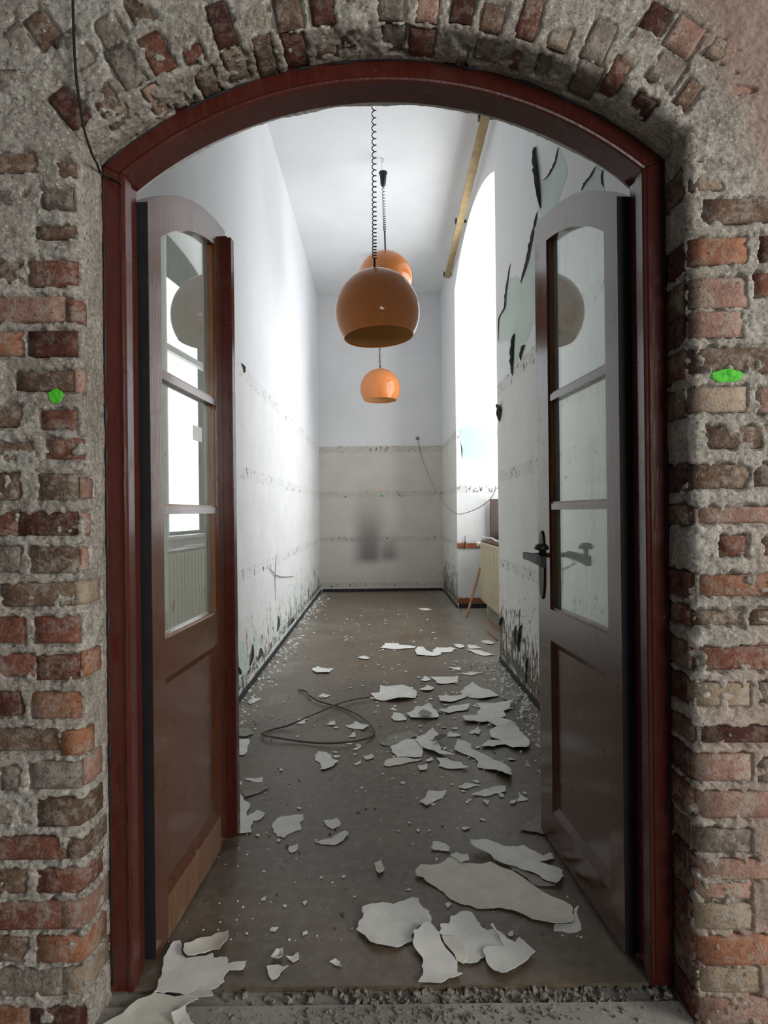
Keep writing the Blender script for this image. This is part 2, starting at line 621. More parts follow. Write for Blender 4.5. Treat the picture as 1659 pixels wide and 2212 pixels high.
simple('dark_wood', (0.045, 0.018, 0.010), 0.4, 0.5, 0.3, 10, 0.1)
simple('grey_cable', (0.34, 0.335, 0.31), 0.5, 0.4, 0.15, 20, 0.0)
simple('old_wire', (0.12, 0.095, 0.065), 0.55, 0.4, 0.6, 14, 0.1)
simple('black_wire', (0.02, 0.017, 0.014), 0.5, 0.4, 0.4, 14, 0.0)
simple('green_spray', (0.10, 0.62, 0.04), 0.6, 0.3, 0.15, 60, 0.3)
simple('rubble_mix', (0.24, 0.22, 0.19), 0.85, 0.3, 0.6, 40, 0.3)
simple('kitt', (0.20, 0.055, 0.03), 0.5, 0.4, 0.25, 12, 0.2)

# ================================================================== the brick wall with its arched opening
XL, XR, Y0, Y1 = -0.693, 0.724, 1.34, 1.46
DEP = Y1 - Y0
CX, CZ = 0.0165, 1.2448
HALF = (XR - XL) / 2
ACX = (XR + XL) / 2
RB = 1.0925
ZS = CZ + math.sqrt(RB * RB - HALF * HALF)
TH = math.asin(HALF / RB)
RND = 0.016


def profile(t):
    """unrolled distance t from the door frame -> (outward offset, y, weight of outward part of the normal)"""
    if t < DEP - RND:
        return 0.0, Y1 - t, 1.0, 0.0
    if t < DEP + RND:
        a = (t - (DEP - RND)) / (2 * RND) * math.pi / 2
        return RND - RND * math.cos(a), Y0 + RND - RND * math.sin(a), math.cos(a), math.sin(a)
    return t - DEP, Y0, 0.0, 1.0


def surf(side, a, t, h=0.0):
    o, y, nc, ns = profile(t)
    if side == 'L':
        bx, bz, dx, dz = XL, a, -1.0, 0.0
    elif side == 'R':
        bx, bz, dx, dz = XR, a, 1.0, 0.0
    else:
        dx, dz = math.sin(a), math.cos(a)
        bx, bz = ACX + RB * dx, CZ + RB * dz
    return Vector((bx + dx * (o - nc * h), y - ns * h, bz + dz * (o - nc * h)))


def t_jamb(px, py, side):
    p = at(px, py, Y0)
    X = XL if side == 'L' else XR
    out = (X - p.x) if side == 'L' else (p.x - X)
    if out >= 0:
        return DEP + out
    q = on_x(px, py, X)
    return max(0.0, min(DEP, Y1 - q.y))


def t_arch(px, py):
    p = at(px, py, Y0)
    r = math.hypot(p.x - ACX, p.z - CZ)
    if r >= RB:
        return DEP + r - RB, math.atan2(p.x - ACX, p.z - CZ)
    lo, hi = Y0, Y1
    for _ in range(24):
        m = (lo + hi) / 2
        p = at(px, py, m)
        if math.hypot(p.x - ACX, p.z - CZ) < RB:
            lo = m
        else:
            hi = m
    return Y1 - lo, math.atan2(p.x - ACX, p.z - CZ)


# every brick that shows through the smeared mortar: (x0, y0, x1, y1, colour, how far mortar covers it)
JL = [(-22, 330, 80, 372, 'B', .25), (115, 350, 168, 382, 'B', .35), (90, 408, 160, 452, 'G', .3), (-20, 408, 60, 450, 'G', .75), (78, 486, 164, 516, 'B', .3),
      (61, 561, 172, 618, 'R', .12), (-40, 566, 47, 615, 'B', .2), (-30, 640, 138, 696, 'P', .15), (142, 645, 186, 697, 'R', .25), (62, 714, 170, 770, 'D', .12),
      (-45, 716, 49, 768, 'O', .15), (37, 800, 158, 846, 'B', .3), (160, 795, 190, 848, 'P', .2), (88, 884, 168, 928, 'R', .2), (-40, 875, 44, 923, 'B', .15),
      (100, 944, 186, 992, 'R', .3), (-30, 955, 86, 997, 'B', .4), (84, 1022, 172, 1081, 'B', .12), (-40, 1020, 42, 1080, 'B', .2), (174, 1030, 198, 1078, 'P', .35),
      (-60, 1105, 37, 1158, 'R', .15), (40, 1104, 172, 1158, 'D', .12), (174, 1107, 196, 1157, 'P', .3), (66, 1180, 174, 1239, 'B', .15), (-40, 1180, 45, 1236, 'G', .5),
      (176, 1182, 192, 1236, 'P', .3), (5, 1259, 158, 1311, 'B', .25), (160, 1256, 216, 1308, 'T', .25), (76, 1332, 177, 1391, 'R', .1), (-40, 1332, 57, 1391, 'R', .12),
      (-60, 1413, 76, 1463, 'R', .15), (78, 1415, 176, 1470, 'R', .12), (178, 1410, 216, 1466, 'O', .2), (70, 1495, 178, 1553, 'O', .15), (-40, 1492, 47, 1547, 'D', .12),
      (-40, 1573, 128, 1624, 'B', .2), (132, 1578, 202, 1632, 'O', .2), (64, 1646, 180, 1706, 'G', .1), (2, 1656, 45, 1708, 'G', .15), (182, 1640, 218, 1700, 'P', .25),
      (84, 1725, 222, 1786, 'B', .12), (-40, 1725, 60, 1780, 'T', .7), (-50, 1808, 140, 1857, 'R', .2), (142, 1808, 232, 1857, 'B', .2), (79, 1876, 224, 1931, 'R', .12),
      (-50, 1879, 57, 1931, 'B', .15), (-40, 1947, 130, 2008, 'R', .15), (132, 1947, 236, 2008, 'P', .25), (83, 2021, 228, 2080, 'O', .12), (-40, 2024, 60, 2077, 'B', .2),
      (-40, 2092, 132, 2152, 'G', .2), (136, 2092, 236, 2150, 'T', .3), (-40, 2172, 62, 2230, 'O', .15), (66, 2176, 190, 2232, 'D', .3), (-20, 150, 65, 205, 'G', .45)]
JR = [(1520, 430, 1690, 482, 'B', .2), (1503, 514, 1610, 573, 'O', .08), (1642, 508, 1700, 566, 'D', .15), (1500, 600, 1611, 666, 'P', .2), (1504, 672, 1602, 729, 'P', .25),
      (1630, 590, 1700, 642, 'R', .2), (1502, 750, 1690, 806, 'B', .22), (1505, 835, 1609, 891, 'T', .2), (1637, 835, 1700, 893, 'P', .2), (1528, 920, 1690, 969, 'B', .4),
      (1508, 1003, 1616, 1056, 'B', .3), (1630, 1000, 1700, 1050, 'B', .3), (1507, 1094, 1690, 1131, 'P', .3), (1557, 1156, 1613, 1204, 'R', .12), (1648, 1155, 1700, 1201, 'R', .2),
      (1500, 1241, 1690, 1289, 'O', .25), (1510, 1318, 1602, 1352, 'B', .35), (1620, 1318, 1700, 1352, 'B', .4), (1498, 1397, 1690, 1448, 'R', .2), (1513, 1474, 1616, 1526, 'T', .35),
      (1640, 1474, 1700, 1521, 'G', .15), (1510, 1569, 1690, 1607, 'D', .2), (1504, 1629, 1620, 1688, 'P', .05), (1640, 1640, 1700, 1690, 'G', .5), (1506, 1710, 1690, 1767, 'P', .2),
      (1512, 1790, 1621, 1843, 'G', .12), (1506, 1856, 1690, 1900, 'P', .4), (1512, 1904, 1622, 1944, 'P', .4), (1512, 1953, 1621, 2009, 'T', .25), (1502, 2020, 1690, 2085, 'O', .08),
      (1505, 2091, 1640, 2146, 'T', .3), (1506, 2155, 1690, 2216, 'P', .4), (1510, 350, 1600, 410, 'T', .6)]
# bricks that show on the shaded face of the right jamb: (t0, t1, z0, z1)
JRR = [(0.004, .098, at(1500, y1 + 5, Y0).z, at(1500, y0 - 5, Y0).z) for x0, y0, x1, y1, c, cov in JR if x0 < 1518]
ARCH = [(479, 55, 48, 98, 'D', .05), (338, 113, 52, 92, 'R', .1), (270, 142, 54, 98, 'G', .2), (450, 181, 44, 58, 'B', .2), (418, 116, 44, 44, 'R', .35), (226, 214, 50, 60, 'B', .35),
        (338, 218, 34, 70, 'P', .45), (297, 18, 46, 66, 'B', .35), (236, 65, 56, 64, 'G', .35), (253, 245, 56, 56, 'T', .45), (392, 205, 44, 54, 'T', .55), (300, 262, 44, 40, 'T', .6),
        (623, 30, 58, 76, 'B', .15), (697, 22, 52, 66, 'D', .05), (637, 107, 50, 76, 'R', .1), (572, 120, 42, 84, 'B', .2), (560, 30, 40, 60, 'T', .7), (845, 18, 55, 56, 'G', .15),
        (923, 22, 50, 58, 'P', .2), (999, 22, 50, 62, 'D', .2), (912, 90, 56, 60, 'R', .2), (851, 82, 50, 56, 'G', .25), (753, 80, 34, 50, 'R', .5), (772, 20, 40, 56, 'T', .65),
        (1064, 40, 50, 66, 'B', .3), (988, 118, 44, 40, 'G', .4), (1144, 42, 44, 94, 'R', .08), (1207, 86, 46, 50, 'T', .4), (1294, 90, 52, 88, 'G', .15), (1417, 43, 52, 62, 'D', .15),
        (1478, 80, 66, 72, 'P', .3), (1439, 155, 62, 66, 'G', .5), (1330, 165, 40, 92, 'R', .2), (1265, 172, 56, 74, 'G', .2), (1102, 127, 44, 40, 'R', .4), (1486, 205, 34, 64, 'B', .4),
        (1388, 230, 46, 50, 'D', .35), (1558, 112, 56, 46, 'T', .5), (1180, 150, 46, 56, 'G', .45), (1050, 110, 50, 46, 'G', .45), (705, 92, 44, 60, 'T', .6), (510, 140, 46, 70, 'T', .6),
        (1370, 110, 40, 70, 'T', .7), (1590, 200, 50, 56, 'P', .5), (160, 110, 56, 84, 'G', .45), (150, 235, 50, 92, 'D', .15), (92, 62, 56, 80, 'B', .25), (40, 90, 50, 70, 'G', .7)]
BR = []   # side, a0, a1, t0, t1, colour, cover
for side, lst in (('L', JL), ('R', JR)):
    for x0, y0, x1, y1, c, cov in lst:
        if side == 'R' and x0 < 1518:
            x0 = 1488
        ym, xm = (y0 + y1) / 2, (max(0, min(1659, x0)) + max(0, min(1659, x1))) / 2
        ta, tb = sorted((t_jamb(x0, ym, side), t_jamb(x1, ym, side)))
        BR.append((side, at(xm, y1, Y0).z, at(xm, y0, Y0).z, ta, tb, c, cov))
for k, (t0, t1, z0, z1) in enumerate(JRR):
    BR.append(('R', z0, z1, t0, t1, 'DBDRB'[k % 5], .12))
for cx, cy, w, h, c, cov in ARCH:
    ux, uy = cx - 825.0, cy - 1078.0
    ul = math.hypot(ux, uy)
    ux, uy = ux / ul, uy / ul
    tb, th = t_arch(cx + ux * h / 2, cy + uy * h / 2)
    ta, _ = t_arch(cx - ux * h / 2, cy - uy * h / 2)
    tm, thm = t_arch(cx, cy)
    rad = RB + max(0, tm - DEP)
    hw = w / 2 * (Y0 + max(0, DEP - tm)) / FPX
    BR.append(('A', thm - hw / rad, thm + hw / rad, min(ta, tb), max(ta, tb), c, cov))

# mortar surface: one grid wrapped from the frame round the arris and out over the face
st = []
for z in np.arange(-0.03, ZS, 0.004):
    st.append(('L', z, 0))
NFAN = 60
for k in range(1, NFAN):
    st.append(('FL', ZS, k / NFAN))
for th in np.linspace(-TH, TH, 390):
    st.append(('A', th, 0))
for k in range(1, NFAN):
    st.append(('FR', ZS, 1 - k / NFAN))
for z in np.arange(-0.03, ZS, 0.004)[::-1]:
    st.append(('R', z, 0))
tt = list(np.arange(0, DEP, 0.004)) + list(np.arange(DEP, DEP + 0.40, 0.004))
d = 0.006
while tt[-1] < DEP + 1.15:
    tt.append(tt[-1] + d)
    d *= 1.16
NS, NTT = len(st), len(tt)
prof = np.array([profile(t) for t in tt])
bx, bz, dx, dz = (np.zeros(NS) for _ in range(4))
sd = np.zeros(NS, int)
av = np.zeros(NS)
for i, (s, a, f) in enumerate(st):
    if s == 'L':
        bx[i], bz[i], dx[i], dz[i], sd[i], av[i] = XL, a, -1, 0, 0, a
    elif s == 'R':
        bx[i], bz[i], dx[i], dz[i], sd[i], av[i] = XR, a, 1, 0, 1, a
    elif s == 'A':
        dx[i], dz[i], sd[i], av[i] = math.sin(a), math.cos(a), 2, a
        bx[i], bz[i] = ACX + RB * dx[i], CZ + RB * dz[i]
    else:
        ang = math.pi / 2 + (TH - math.pi / 2) * f
        sg = -1 if s == 'FL' else 1
        bx[i], bz[i], dx[i], dz[i], sd[i], av[i] = (XL if sg < 0 else XR), ZS, sg * math.sin(ang), math.cos(ang), 2, sg * ang
O = prof[:, 0][None, :]
PX = bx[:, None] + dx[:, None] * O
PZ = bz[:, None] + dz[:, None] * O
PY = np.broadcast_to(prof[:, 1][None, :], PX.shape)
P = np.stack([PX.ravel(), PY.ravel(), PZ.ravel()], 1)
NCc = np.broadcast_to(prof[:, 2][None, :], PX.shape).ravel()
NSs = np.broadcast_to(prof[:, 3][None, :], PX.shape).ravel()
DX = np.broadcast_to(dx[:, None], PX.shape).ravel()
DZ = np.broadcast_to(dz[:, None], PX.shape).ravel()
SD = np.broadcast_to(sd[:, None], PX.shape).ravel()
TT = np.broadcast_to(np.array(tt)[None, :], PX.shape).ravel()
AV = np.broadcast_to(av[:, None], PX.shape).ravel()
# polar angle and radial distance for the arch bricks, valid over the fan as well
POL = np.where(SD == 2, np.arctan2(P[:, 0] - ACX, P[:, 2] - CZ), 9.0)
RAD = np.hypot(P[:, 0] - ACX, P[:, 2] - CZ)
TAR = np.where(TT > DEP + RND, DEP + RAD - RB, TT)
n_big = fbm(P, 14, 3, 1)
n_mid = fbm(P, 45, 3, 5)
n_fine = fbm(P, 110, 3, 9)
hm = 0.0048 + 0.0042 * n_big + 0.0032 * n_mid + 0.0034 * n_fine
hm = hm * np.clip(0.15 + TT / 0.035, 0, 1)
hgt = hm.copy()
warp = 0.010 * n_mid + 0.005 * n_fine
for side, a0, a1, t0, t1, c, cov in BR:
    if side == 'A':
        r0 = RB + max(0, (t0 + t1) / 2 - DEP)
        ca, ha = (a0 + a1) / 2, (a1 - a0) / 2 * r0
        m = np.nonzero((np.abs(POL - ca) < 0.12) & (np.abs(TAR - (t0 + t1) / 2) < (t1 - t0) / 2 + 0.03))[0]
        da = np.abs(POL[m] - ca) * np.maximum(RAD[m], RB) - ha
        tv = TAR[m]
    else:
        code = 0 if side == 'L' else 1
        m = np.nonzero((SD == code) & (AV > a0 - 0.03) & (AV < a1 + 0.03) & (TT > t0 - 0.03) & (TT < t1 + 0.03))[0]
        da = np.abs(AV[m] - (a0 + a1) / 2) - (a1 - a0) / 2
        tv = TT[m]
    if len(m) == 0:
        continue
    dt = np.abs(tv - (t0 + t1) / 2) - (t1 - t0) / 2
    sdf = np.maximum(da, dt) + warp[m]
    w = np.clip((sdf + 0.001) / 0.005, 0, 1)
    w = w * w * (3 - 2 * w)
    cover = np.clip((n_mid[m] * 0.9 + n_big[m] * 0.5 + (cov - 0.42) * 1.5) * 6, 0, 1)
    w = np.maximum(w, cover)
    hgt[m] = np.minimum(hgt[m], -0.010 + (hm[m] + 0.010) * w)
V = P.copy()
V[:, 0] -= DX * NCc * hgt
V[:, 2] -= DZ * NCc * hgt
V[:, 1] -= NSs * hgt
idx = np.arange(NS * NTT).reshape(NS, NTT)
Q = np.stack([idx[:-1, :-1], idx[1:, :-1], idx[1:, 1:], idx[:-1, 1:]], -1).reshape(-1, 4)
me = bpy.data.meshes.new('wall_front')
me.vertices.add(len(V))
me.vertices.foreach_set('co', V.ravel())
me.loops.add(Q.size)
me.loops.foreach_set('vertex_index', Q.ravel().astype(np.int32))
me.polygons.add(len(Q))
me.polygons.foreach_set('loop_start', np.arange(0, Q.size, 4, dtype=np.int32))
me.polygons.foreach_set('loop_total', np.full(len(Q), 4, dtype=np.int32))
me.update(calc_edges=True)
wall_front = link('wall_front', me, MAT['mortar'], None, True)
tag(wall_front, 'rough brick wall smeared with grey mortar around the arched doorway', 'wall', kind='structure')


def brick(side, a0, a1, t0, t1, c, cov):
    NU, NV = 9, 7
    ac, ah = (a0 + a1) / 2, (a1 - a0) / 2
    tc, th_ = (t0 + t1) / 2, (t1 - t0) / 2
    pts, hs = [], []
    hb = 0.0032 + random.uniform(-0.0025, 0.003)
    ea = max(.6, 1 - .0035 / max(.006, ah * (RB if side == 'A' else 1)))
    et = max(.6, 1 - .0035 / max(.006, th_))
    US = [-1, -ea, -ea * .75, -ea * .35, 0, ea * .35, ea * .75, ea, 1]
    VS = [-1, -et, -et * .5, 0, et * .5, et, 1]
    for i in range(NU):
        for j in range(NV):
            u, v = US[i], VS[j]
            edge = max(abs(u), abs(v))
            pts.append((u, v))
            rim = i in (1, NU - 2) or j in (1, NV - 2)
            hs.append(-0.016 if edge > 0.999 else hb - (.0018 if rim else 0) + random.uniform(-.0009, .0009))
    vs = []
    k = 1.06
    for (u, v), h in zip(pts, hs):
        if side == 'A':
            t = max(0.002, tc + th_ * k * v)
            rr = (RB + max(0, tc - DEP)) / (RB + max(0, t - DEP))
            vs.append(surf('A', ac + ah * k * u * rr, t, h))
        else:
            vs.append(surf(side, ac + ah * k * u, max(0.002, tc + th_ * k * v), h))
    base = surf(side, ac, tc, 0)
    fs = []
    for i in range(NU - 1):
        for j in range(NV - 1):
            fs.append((i * NV + j, (i + 1) * NV + j, (i + 1) * NV + j + 1, i * NV + j + 1))
    per = [i * NV for i in range(NU)] + [(NU - 1) * NV + j for j in range(1, NV)] + [i * NV + NV - 1 for i in range(NU - 2, -1, -1)] + [j for j in range(NV - 2, 0, -1)]
    fs.append(tuple(per[::-1]))
    me = bpy.data.meshes.new('brick')
    me.from_pydata([v - base for v in vs], [], fs)
    bmm = bmesh.new()
    bmm.from_mesh(me)
    bmesh.ops.recalc_face_normals(bmm, faces=bmm.faces)
    bmm.to_mesh(me)
    bmm.free()
    o = link('brick', me, MAT['b' + c], wall_front, True)
    o.location = base
    return o


for b in BR:
    brick(*b)


# green spray marks follow the rough surface
def wall_height_at(x, z):
    i = np.argmin((V[:, 0] - x) ** 2 + (V[:, 2] - z) ** 2 + np.where(TT > DEP, 0, 9))
    return V[i, 1]


def spray(cx, cy, rx, ry, label, wob):
    c = at(cx, cy, Y0)
    s = Y0 / FPX
    NR, NA = 14, 64
    vs, fs = [(0, 0, 0)], []
    c0 = Vector((c.x, wall_height_at(c.x, c.z), c.z))
    for r in range(1, NR + 1):
        for a in range(NA):
            t = 2 * math.pi * a / NA
            k = r / NR * (1 + wob * (0.6 * math.sin(2 * t + 1.3) + 0.35 * math.sin(5 * t) + 0.25 * math.sin(9 * t + 2) + 0.3 * math.sin(23 * t)))
            x, z = c.x + rx * s * k * math.cos(t), c.z + ry * s * k * math.sin(t)
            y = min(wall_height_at(x, z), Y0 - 0.0055)
            vs.append((x - c0.x, y - c0.y - (0.0014 if r < NR else -0.002), z - c0.z))
    vs[0] = (0, vs[1][1], 0)
    for a in range(NA):
        fs.append((0, 1 + a, 1 + (a + 1) % NA))
    for r in range(NR - 1):
        for a in range(NA):
            b0, b1 = 1 + r * NA, 1 + (r + 1) * NA
            fs.append((b0 + a, b1 + a, b1 + (a + 1) % NA, b0 + (a + 1) % NA))
    o = link_mesh('paint_mark', vs, fs, MAT['green_spray'], wall_front, True)
    o.location = c0
    o['label'] = label
    return o


spray(123, 857, 15, 17, 'round fluorescent green spray dot', .10)
spray(1568, 813, 33, 16, 'oval fluorescent green spray dash', .12)

# ================================================================== door frame
FXL, FXR, FR, FZ = -0.687, 0.720, 1.0897, 1.2448
FH, FC = (0.720 + 0.687) / 2, 0.0165
PROF = [(-0.03, 1.452), (0.040, 1.452), (0.042, 1.4495), (0.047, 1.447), (0.052, 1.4485), (0.055, 1.453), (0.055, 1.488), (0.0505, 1.492), (0.0505, 1.531), (-0.03, 1.531)]


def frame_top(o):
    return FZ + math.sqrt((FR - o) ** 2 - (FH - o) ** 2)


frame = empty('door_frame', (FC, 1.49, 0))
tag(frame, 'dark red-brown painted wooden door frame with arched head in the brick opening', 'door frame', kind='structure')


def frame_part(name, rows, mat='frame_paint'):
    n = len(PROF)
    vs = [v - Vector((FC, 1.49, 0)) for r in rows for v in r]
    fs = []
    for i in range(len(rows) - 1):
        for k in range(n):
            k2 = (k + 1) % n
            fs.append((i * n + k, i * n + k2, (i + 1) * n + k2, (i + 1) * n + k))
    fs.append(tuple(range(n)))
    fs.append(tuple((len(rows) - 1) * n + k for k in range(n - 1, -1, -1)))
    bm = bmesh.new()
    bv = [bm.verts.new(v) for v in vs]
    for f in fs:
        bm.faces.new([bv[i] for i in f])
    o = from_bm(name, bm, MAT[mat], frame)
    for p in o.data.polygons:
        p.use_smooth = len(p.vertices) == 4
    mod = o.modifiers.new('edge', 'EDGE_SPLIT')
    mod.split_angle = R(32)
    return o


for sgn in (-1, 1):
    rows = []
    for k in range(13):
        f = k / 12
        rows.append([Vector((FC + sgn * (FH - o), y, (frame_top(o) - 0.0012) * f + 0.004 * (1 - f))) for o, y in PROF])
    frame_part('jamb', rows)
rows = []
NA = 72
for k in range(NA + 1):
    r = []
    for o, y in PROF:
        te = math.asin((FH - o) / (FR - o)) - 0.0008
        a = -te + 2 * te * k / NA
        r.append(Vector((FC + (FR - o) * math.sin(a), y, FZ + (FR - o) * math.cos(a))))
    rows.append(r)
frame_part('arched_head', rows)

# black seam of tar and soot between frame and masonry
pts = []
for z in np.linspace(0.02, frame_top(0.0), 60):
    pts.append((FXL + .001, z))
te = math.asin(FH / FR)
for a in np.linspace(-te, te, 90):
    pts.append((FC + (FR - .001) * math.sin(a), FZ + (FR - .001) * math.cos(a)))
for z in np.linspace(frame_top(0.0), 0.02, 60):
    pts.append((FXR - .001, z))
rads = [max(.0006, .0022 + .0075 * mnoise.noise(Vector((x * 19, z * 19, 4.0)))) for x, z in pts]
tube('tar_seam', [Vector((x - FC, 1.452 - 1.49, z)) for x, z in pts], rads, MAT['black_tar'], frame, 7)

# ================================================================== corridor shell
WL, WR, WB, CEIL, WI = -0.92, 0.944, 8.77, 4.5, 1.555
NY0, NY1, NXB = 4.635, 7.15, 1.62
SPR, APX = 3.92, 4.22
nh = (NY1 - NY0) / 2
nr = (nh * nh + (APX - SPR) ** 2) / (2 * (APX - SPR))


def niche_z(y):
    return APX - nr + math.sqrt(max(0, nr * nr - (y - (NY0 + NY1) / 2) ** 2))


def quadmesh(name, quads, mat, label=None, cat=None, kind='structure', parent=None):
    vs, fs = [], []
    for q in quads:
        fs.append(tuple(range(len(vs), len(vs) + len(q))))
        vs += [Vector(p) for p in q]
    o = link_mesh(name, vs, fs, MAT[mat] if isinstance(mat, str) else mat, parent)
    if label:
        tag(o, label, cat, kind=kind)
    return o


T_ = 0.12
box_obj('floor', (WL - 0.05, 1.466, -0.10), (NXB + 0.1, WB + 0.05, 0.0), MAT['lino'], bevel=0)
tag(bpy.data.objects['floor'], 'dusty brown linoleum floor of the long corridor', 'floor', kind='structure')
box_obj('floor_hall', (-2.6, -3.5, -0.12), (2.6, 1.415, -0.004), MAT['concrete'], bevel=0)
tag(bpy.data.objects['floor_hall'], 'worn grey concrete floor in front of the doorway', 'floor', kind='structure')
box_obj('ceiling', (WL - T_, WI - 0.05, CEIL), (NXB + 0.2, WB + T_, CEIL + 0.1), MAT['ceiling_white'], bevel=0)
tag(bpy.data.objects['ceiling'], 'high white plaster ceiling of the corridor', 'ceiling', kind='structure')
box_obj('wall_left', (WL - T_, WI - 0.02, -0.05), (WL, WB + T_, CEIL), MAT['plaster_left'], bevel=0)
tag(bpy.data.objects['wall_left'], 'bright white corridor wall opposite the window, chipped towards the floor', 'wall', kind='structure')
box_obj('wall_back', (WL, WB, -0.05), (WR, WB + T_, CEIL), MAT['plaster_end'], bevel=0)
tag(bpy.data.objects['wall_back'], 'far end wall of the corridor, white over a grey dado', 'wall', kind='structure')

# right wall with the arched niche
q = [[(WR, WI - 0.02, -.02), (WR, NY0, -.02), (WR, NY0, CEIL), (WR, WI - 0.02, CEIL)],
     [(WR, NY1, -.02), (WR, WB, -.02), (WR, WB, CEIL), (WR, NY1, CEIL)]]
ys = np.linspace(NY0, NY1, 41)
for a, b in zip(ys[:-1], ys[1:]):
    q.append([(WR, a, niche_z(a)), (WR, b, niche_z(b)), (WR, b, CEIL), (WR, a, CEIL)])
wall_right = quadmesh('wall_right', q, 'plaster_right', 'greenish white corridor wall with peeling paint and an arched window niche', 'wall')
q = [[(WR, NY1, -.02), (NXB, NY1, -.02), (NXB, NY1, niche_z(NY1)), (WR, NY1, niche_z(NY1))],
     [(WR, NY0, -.02), (NXB, NY0, -.02), (NXB, NY0, niche_z(NY0)), (WR, NY0, niche_z(NY0))],
     [(NXB, NY0, -.02), (NXB, NY1, -.02), (NXB, NY1, 0.95), (NXB, NY0, 0.95)]]
for a, b in zip(ys[:-1], ys[1:]):
    q.append([(WR, a, niche_z(a)), (WR, b, niche_z(b)), (NXB, b, niche_z(b)), (NXB, a, niche_z(a))])
wall_niche = quadmesh('wall_niche', q, 'plaster_niche', 'bright white reveal of the arched window niche', 'wall')

# the corridor side of the wall around the door opening
q = []
IR = 1.050
ih = 0.676
izs = FZ + math.sqrt(IR * IR - ih * ih)
q.append([(WL, WI, -.02), (FC - ih, WI, -.02), (FC - ih, WI, CEIL), (WL, WI, CEIL)])
q.append([(FC + ih, WI, -.02), (WR, WI, -.02), (WR, WI, CEIL), (FC + ih, WI, CEIL)])
rim = []
NR_ = 160
for k in range(NR_ + 1):
    x = -ih + 2 * ih * k / NR_
    z = FZ + math.sqrt(IR * IR - x * x)
    jag = 0.006 * mnoise.noise(Vector((x * 9, 1.7, 0))) + 0.005 * abs(mnoise.noise(Vector((x * 42, 5.1, 0))))
    rim.append((FC + x, z - jag))
for (xa, za), (xb, zb) in zip(rim[:-1], rim[1:]):
    q.append([(xa, WI, za), (xb, WI, zb), (xb, WI, CEIL), (xa, WI, CEIL)])
    q.append([(xa, WI - 0.022, za + 0.002), (xb, WI - 0.022, zb + 0.002), (xb, WI, zb), (xa, WI, za)])
quadmesh('wall_doorway', q, 'paint_white', 'flaking white plaster edge above the arched door frame', 'wall')

# skirting strips
box_obj('baseboard_back', (WL + 0.03, WB - 0.02, 0.0), (WR - 0.02, WB - 0.0005, 0.042), MAT['black_tar'], bevel=0.002)
tag(bpy.data.objects['baseboard_back'], 'low black skirting strip along the far end wall', 'baseboard', kind='structure')
box_obj('baseboard_left', (WL + 0.0005, 1.7, 0.0), (WL + 0.012, 8.74, 0.035), MAT['black_tar'], bevel=0.002)
tag(bpy.data.objects['baseboard_left'], 'thin black skirting strip under the bright window-lit wall', 'baseboard', kind='structure')
box_obj('baseboard_right', (WR - 0.012, 1.7, 0.0), (WR - 0.0005, NY0 - 0.02, 0.035), MAT['black_tar'], bevel=0.002)
tag(bpy.data.objects['baseboard_right'], 'thin black skirting strip under the peeling greenish wall', 'baseboard', kind='structure')
box_obj('baseboard_niche', (WR + 0.01, NY1 - 0.018, 0.0), (1.34, NY1 - 0.0005, 0.055), MAT['black_tar'], bevel=0.002)
tag(bpy.data.objects['baseboard_niche'], 'short black skirting strip at the foot of the niche reveal', 'baseboard', kind='structure')
box_obj('baseboard_corner', (WR - 0.012, NY1 + 0.01, 0.0), (WR - 0.0005, WB - 0.03, 0.03), MAT['black_tar'], bevel=0.002)
tag(bpy.data.objects['baseboard_corner'], 'short black skirting strip between the niche and the far end wall', 'baseboard', kind='structure')

# window of the niche, seen only in reflections and by its light
win = empty('window_1', (NXB, (NY0 + NY1) / 2, 0.95))
tag(win, 'tall arched wooden window filling the corridor niche', 'window', kind='structure')
wm = Vector((NXB, (NY0 + NY1) / 2, 0.95))


def wpart(name, lo, hi, mat):
    return box_obj(name, Vector(lo) - wm, Vector(hi) - wm, MAT[mat], win, 0.004)


wpart('sill', (NXB - 0.06, NY0, 0.93), (NXB + 0.06, NY1, 0.965), 'white_enamel')
for yv in (NY0 + 0.03, (NY0 + NY1) / 2, NY1 - 0.03):
    wpart('mullion', (NXB - 0.02, yv - 0.025, 0.965), (NXB + 0.05, yv + 0.025, niche_z(yv)), 'white_enamel')
for zv in (3.00,):
    wpart('transom', (NXB - 0.018, NY0 + 0.03, zv - 0.035), (NXB + 0.045, NY1 - 0.03, zv + 0.035), 'white_enamel')

# ================================================================== threshold
box_obj('trim_1', (FXL - 0.02, 1.412, -0.10), (FXR + 0.02, 1.468, -0.014), MAT['concrete'], bevel=0)
tag(bpy.data.objects['trim_1'], 'gritty sunken threshold strip between concrete and linoleum', 'threshold', kind='structure')

# ================================================================== door leaves
LW, LT, LZ0 = 0.62, 0.040, 0.012
LHALF = 0.628


def leaf_top(u, rad=1.010):
    x = LHALF - u
    return FZ + math.sqrt(rad * rad - x * x)


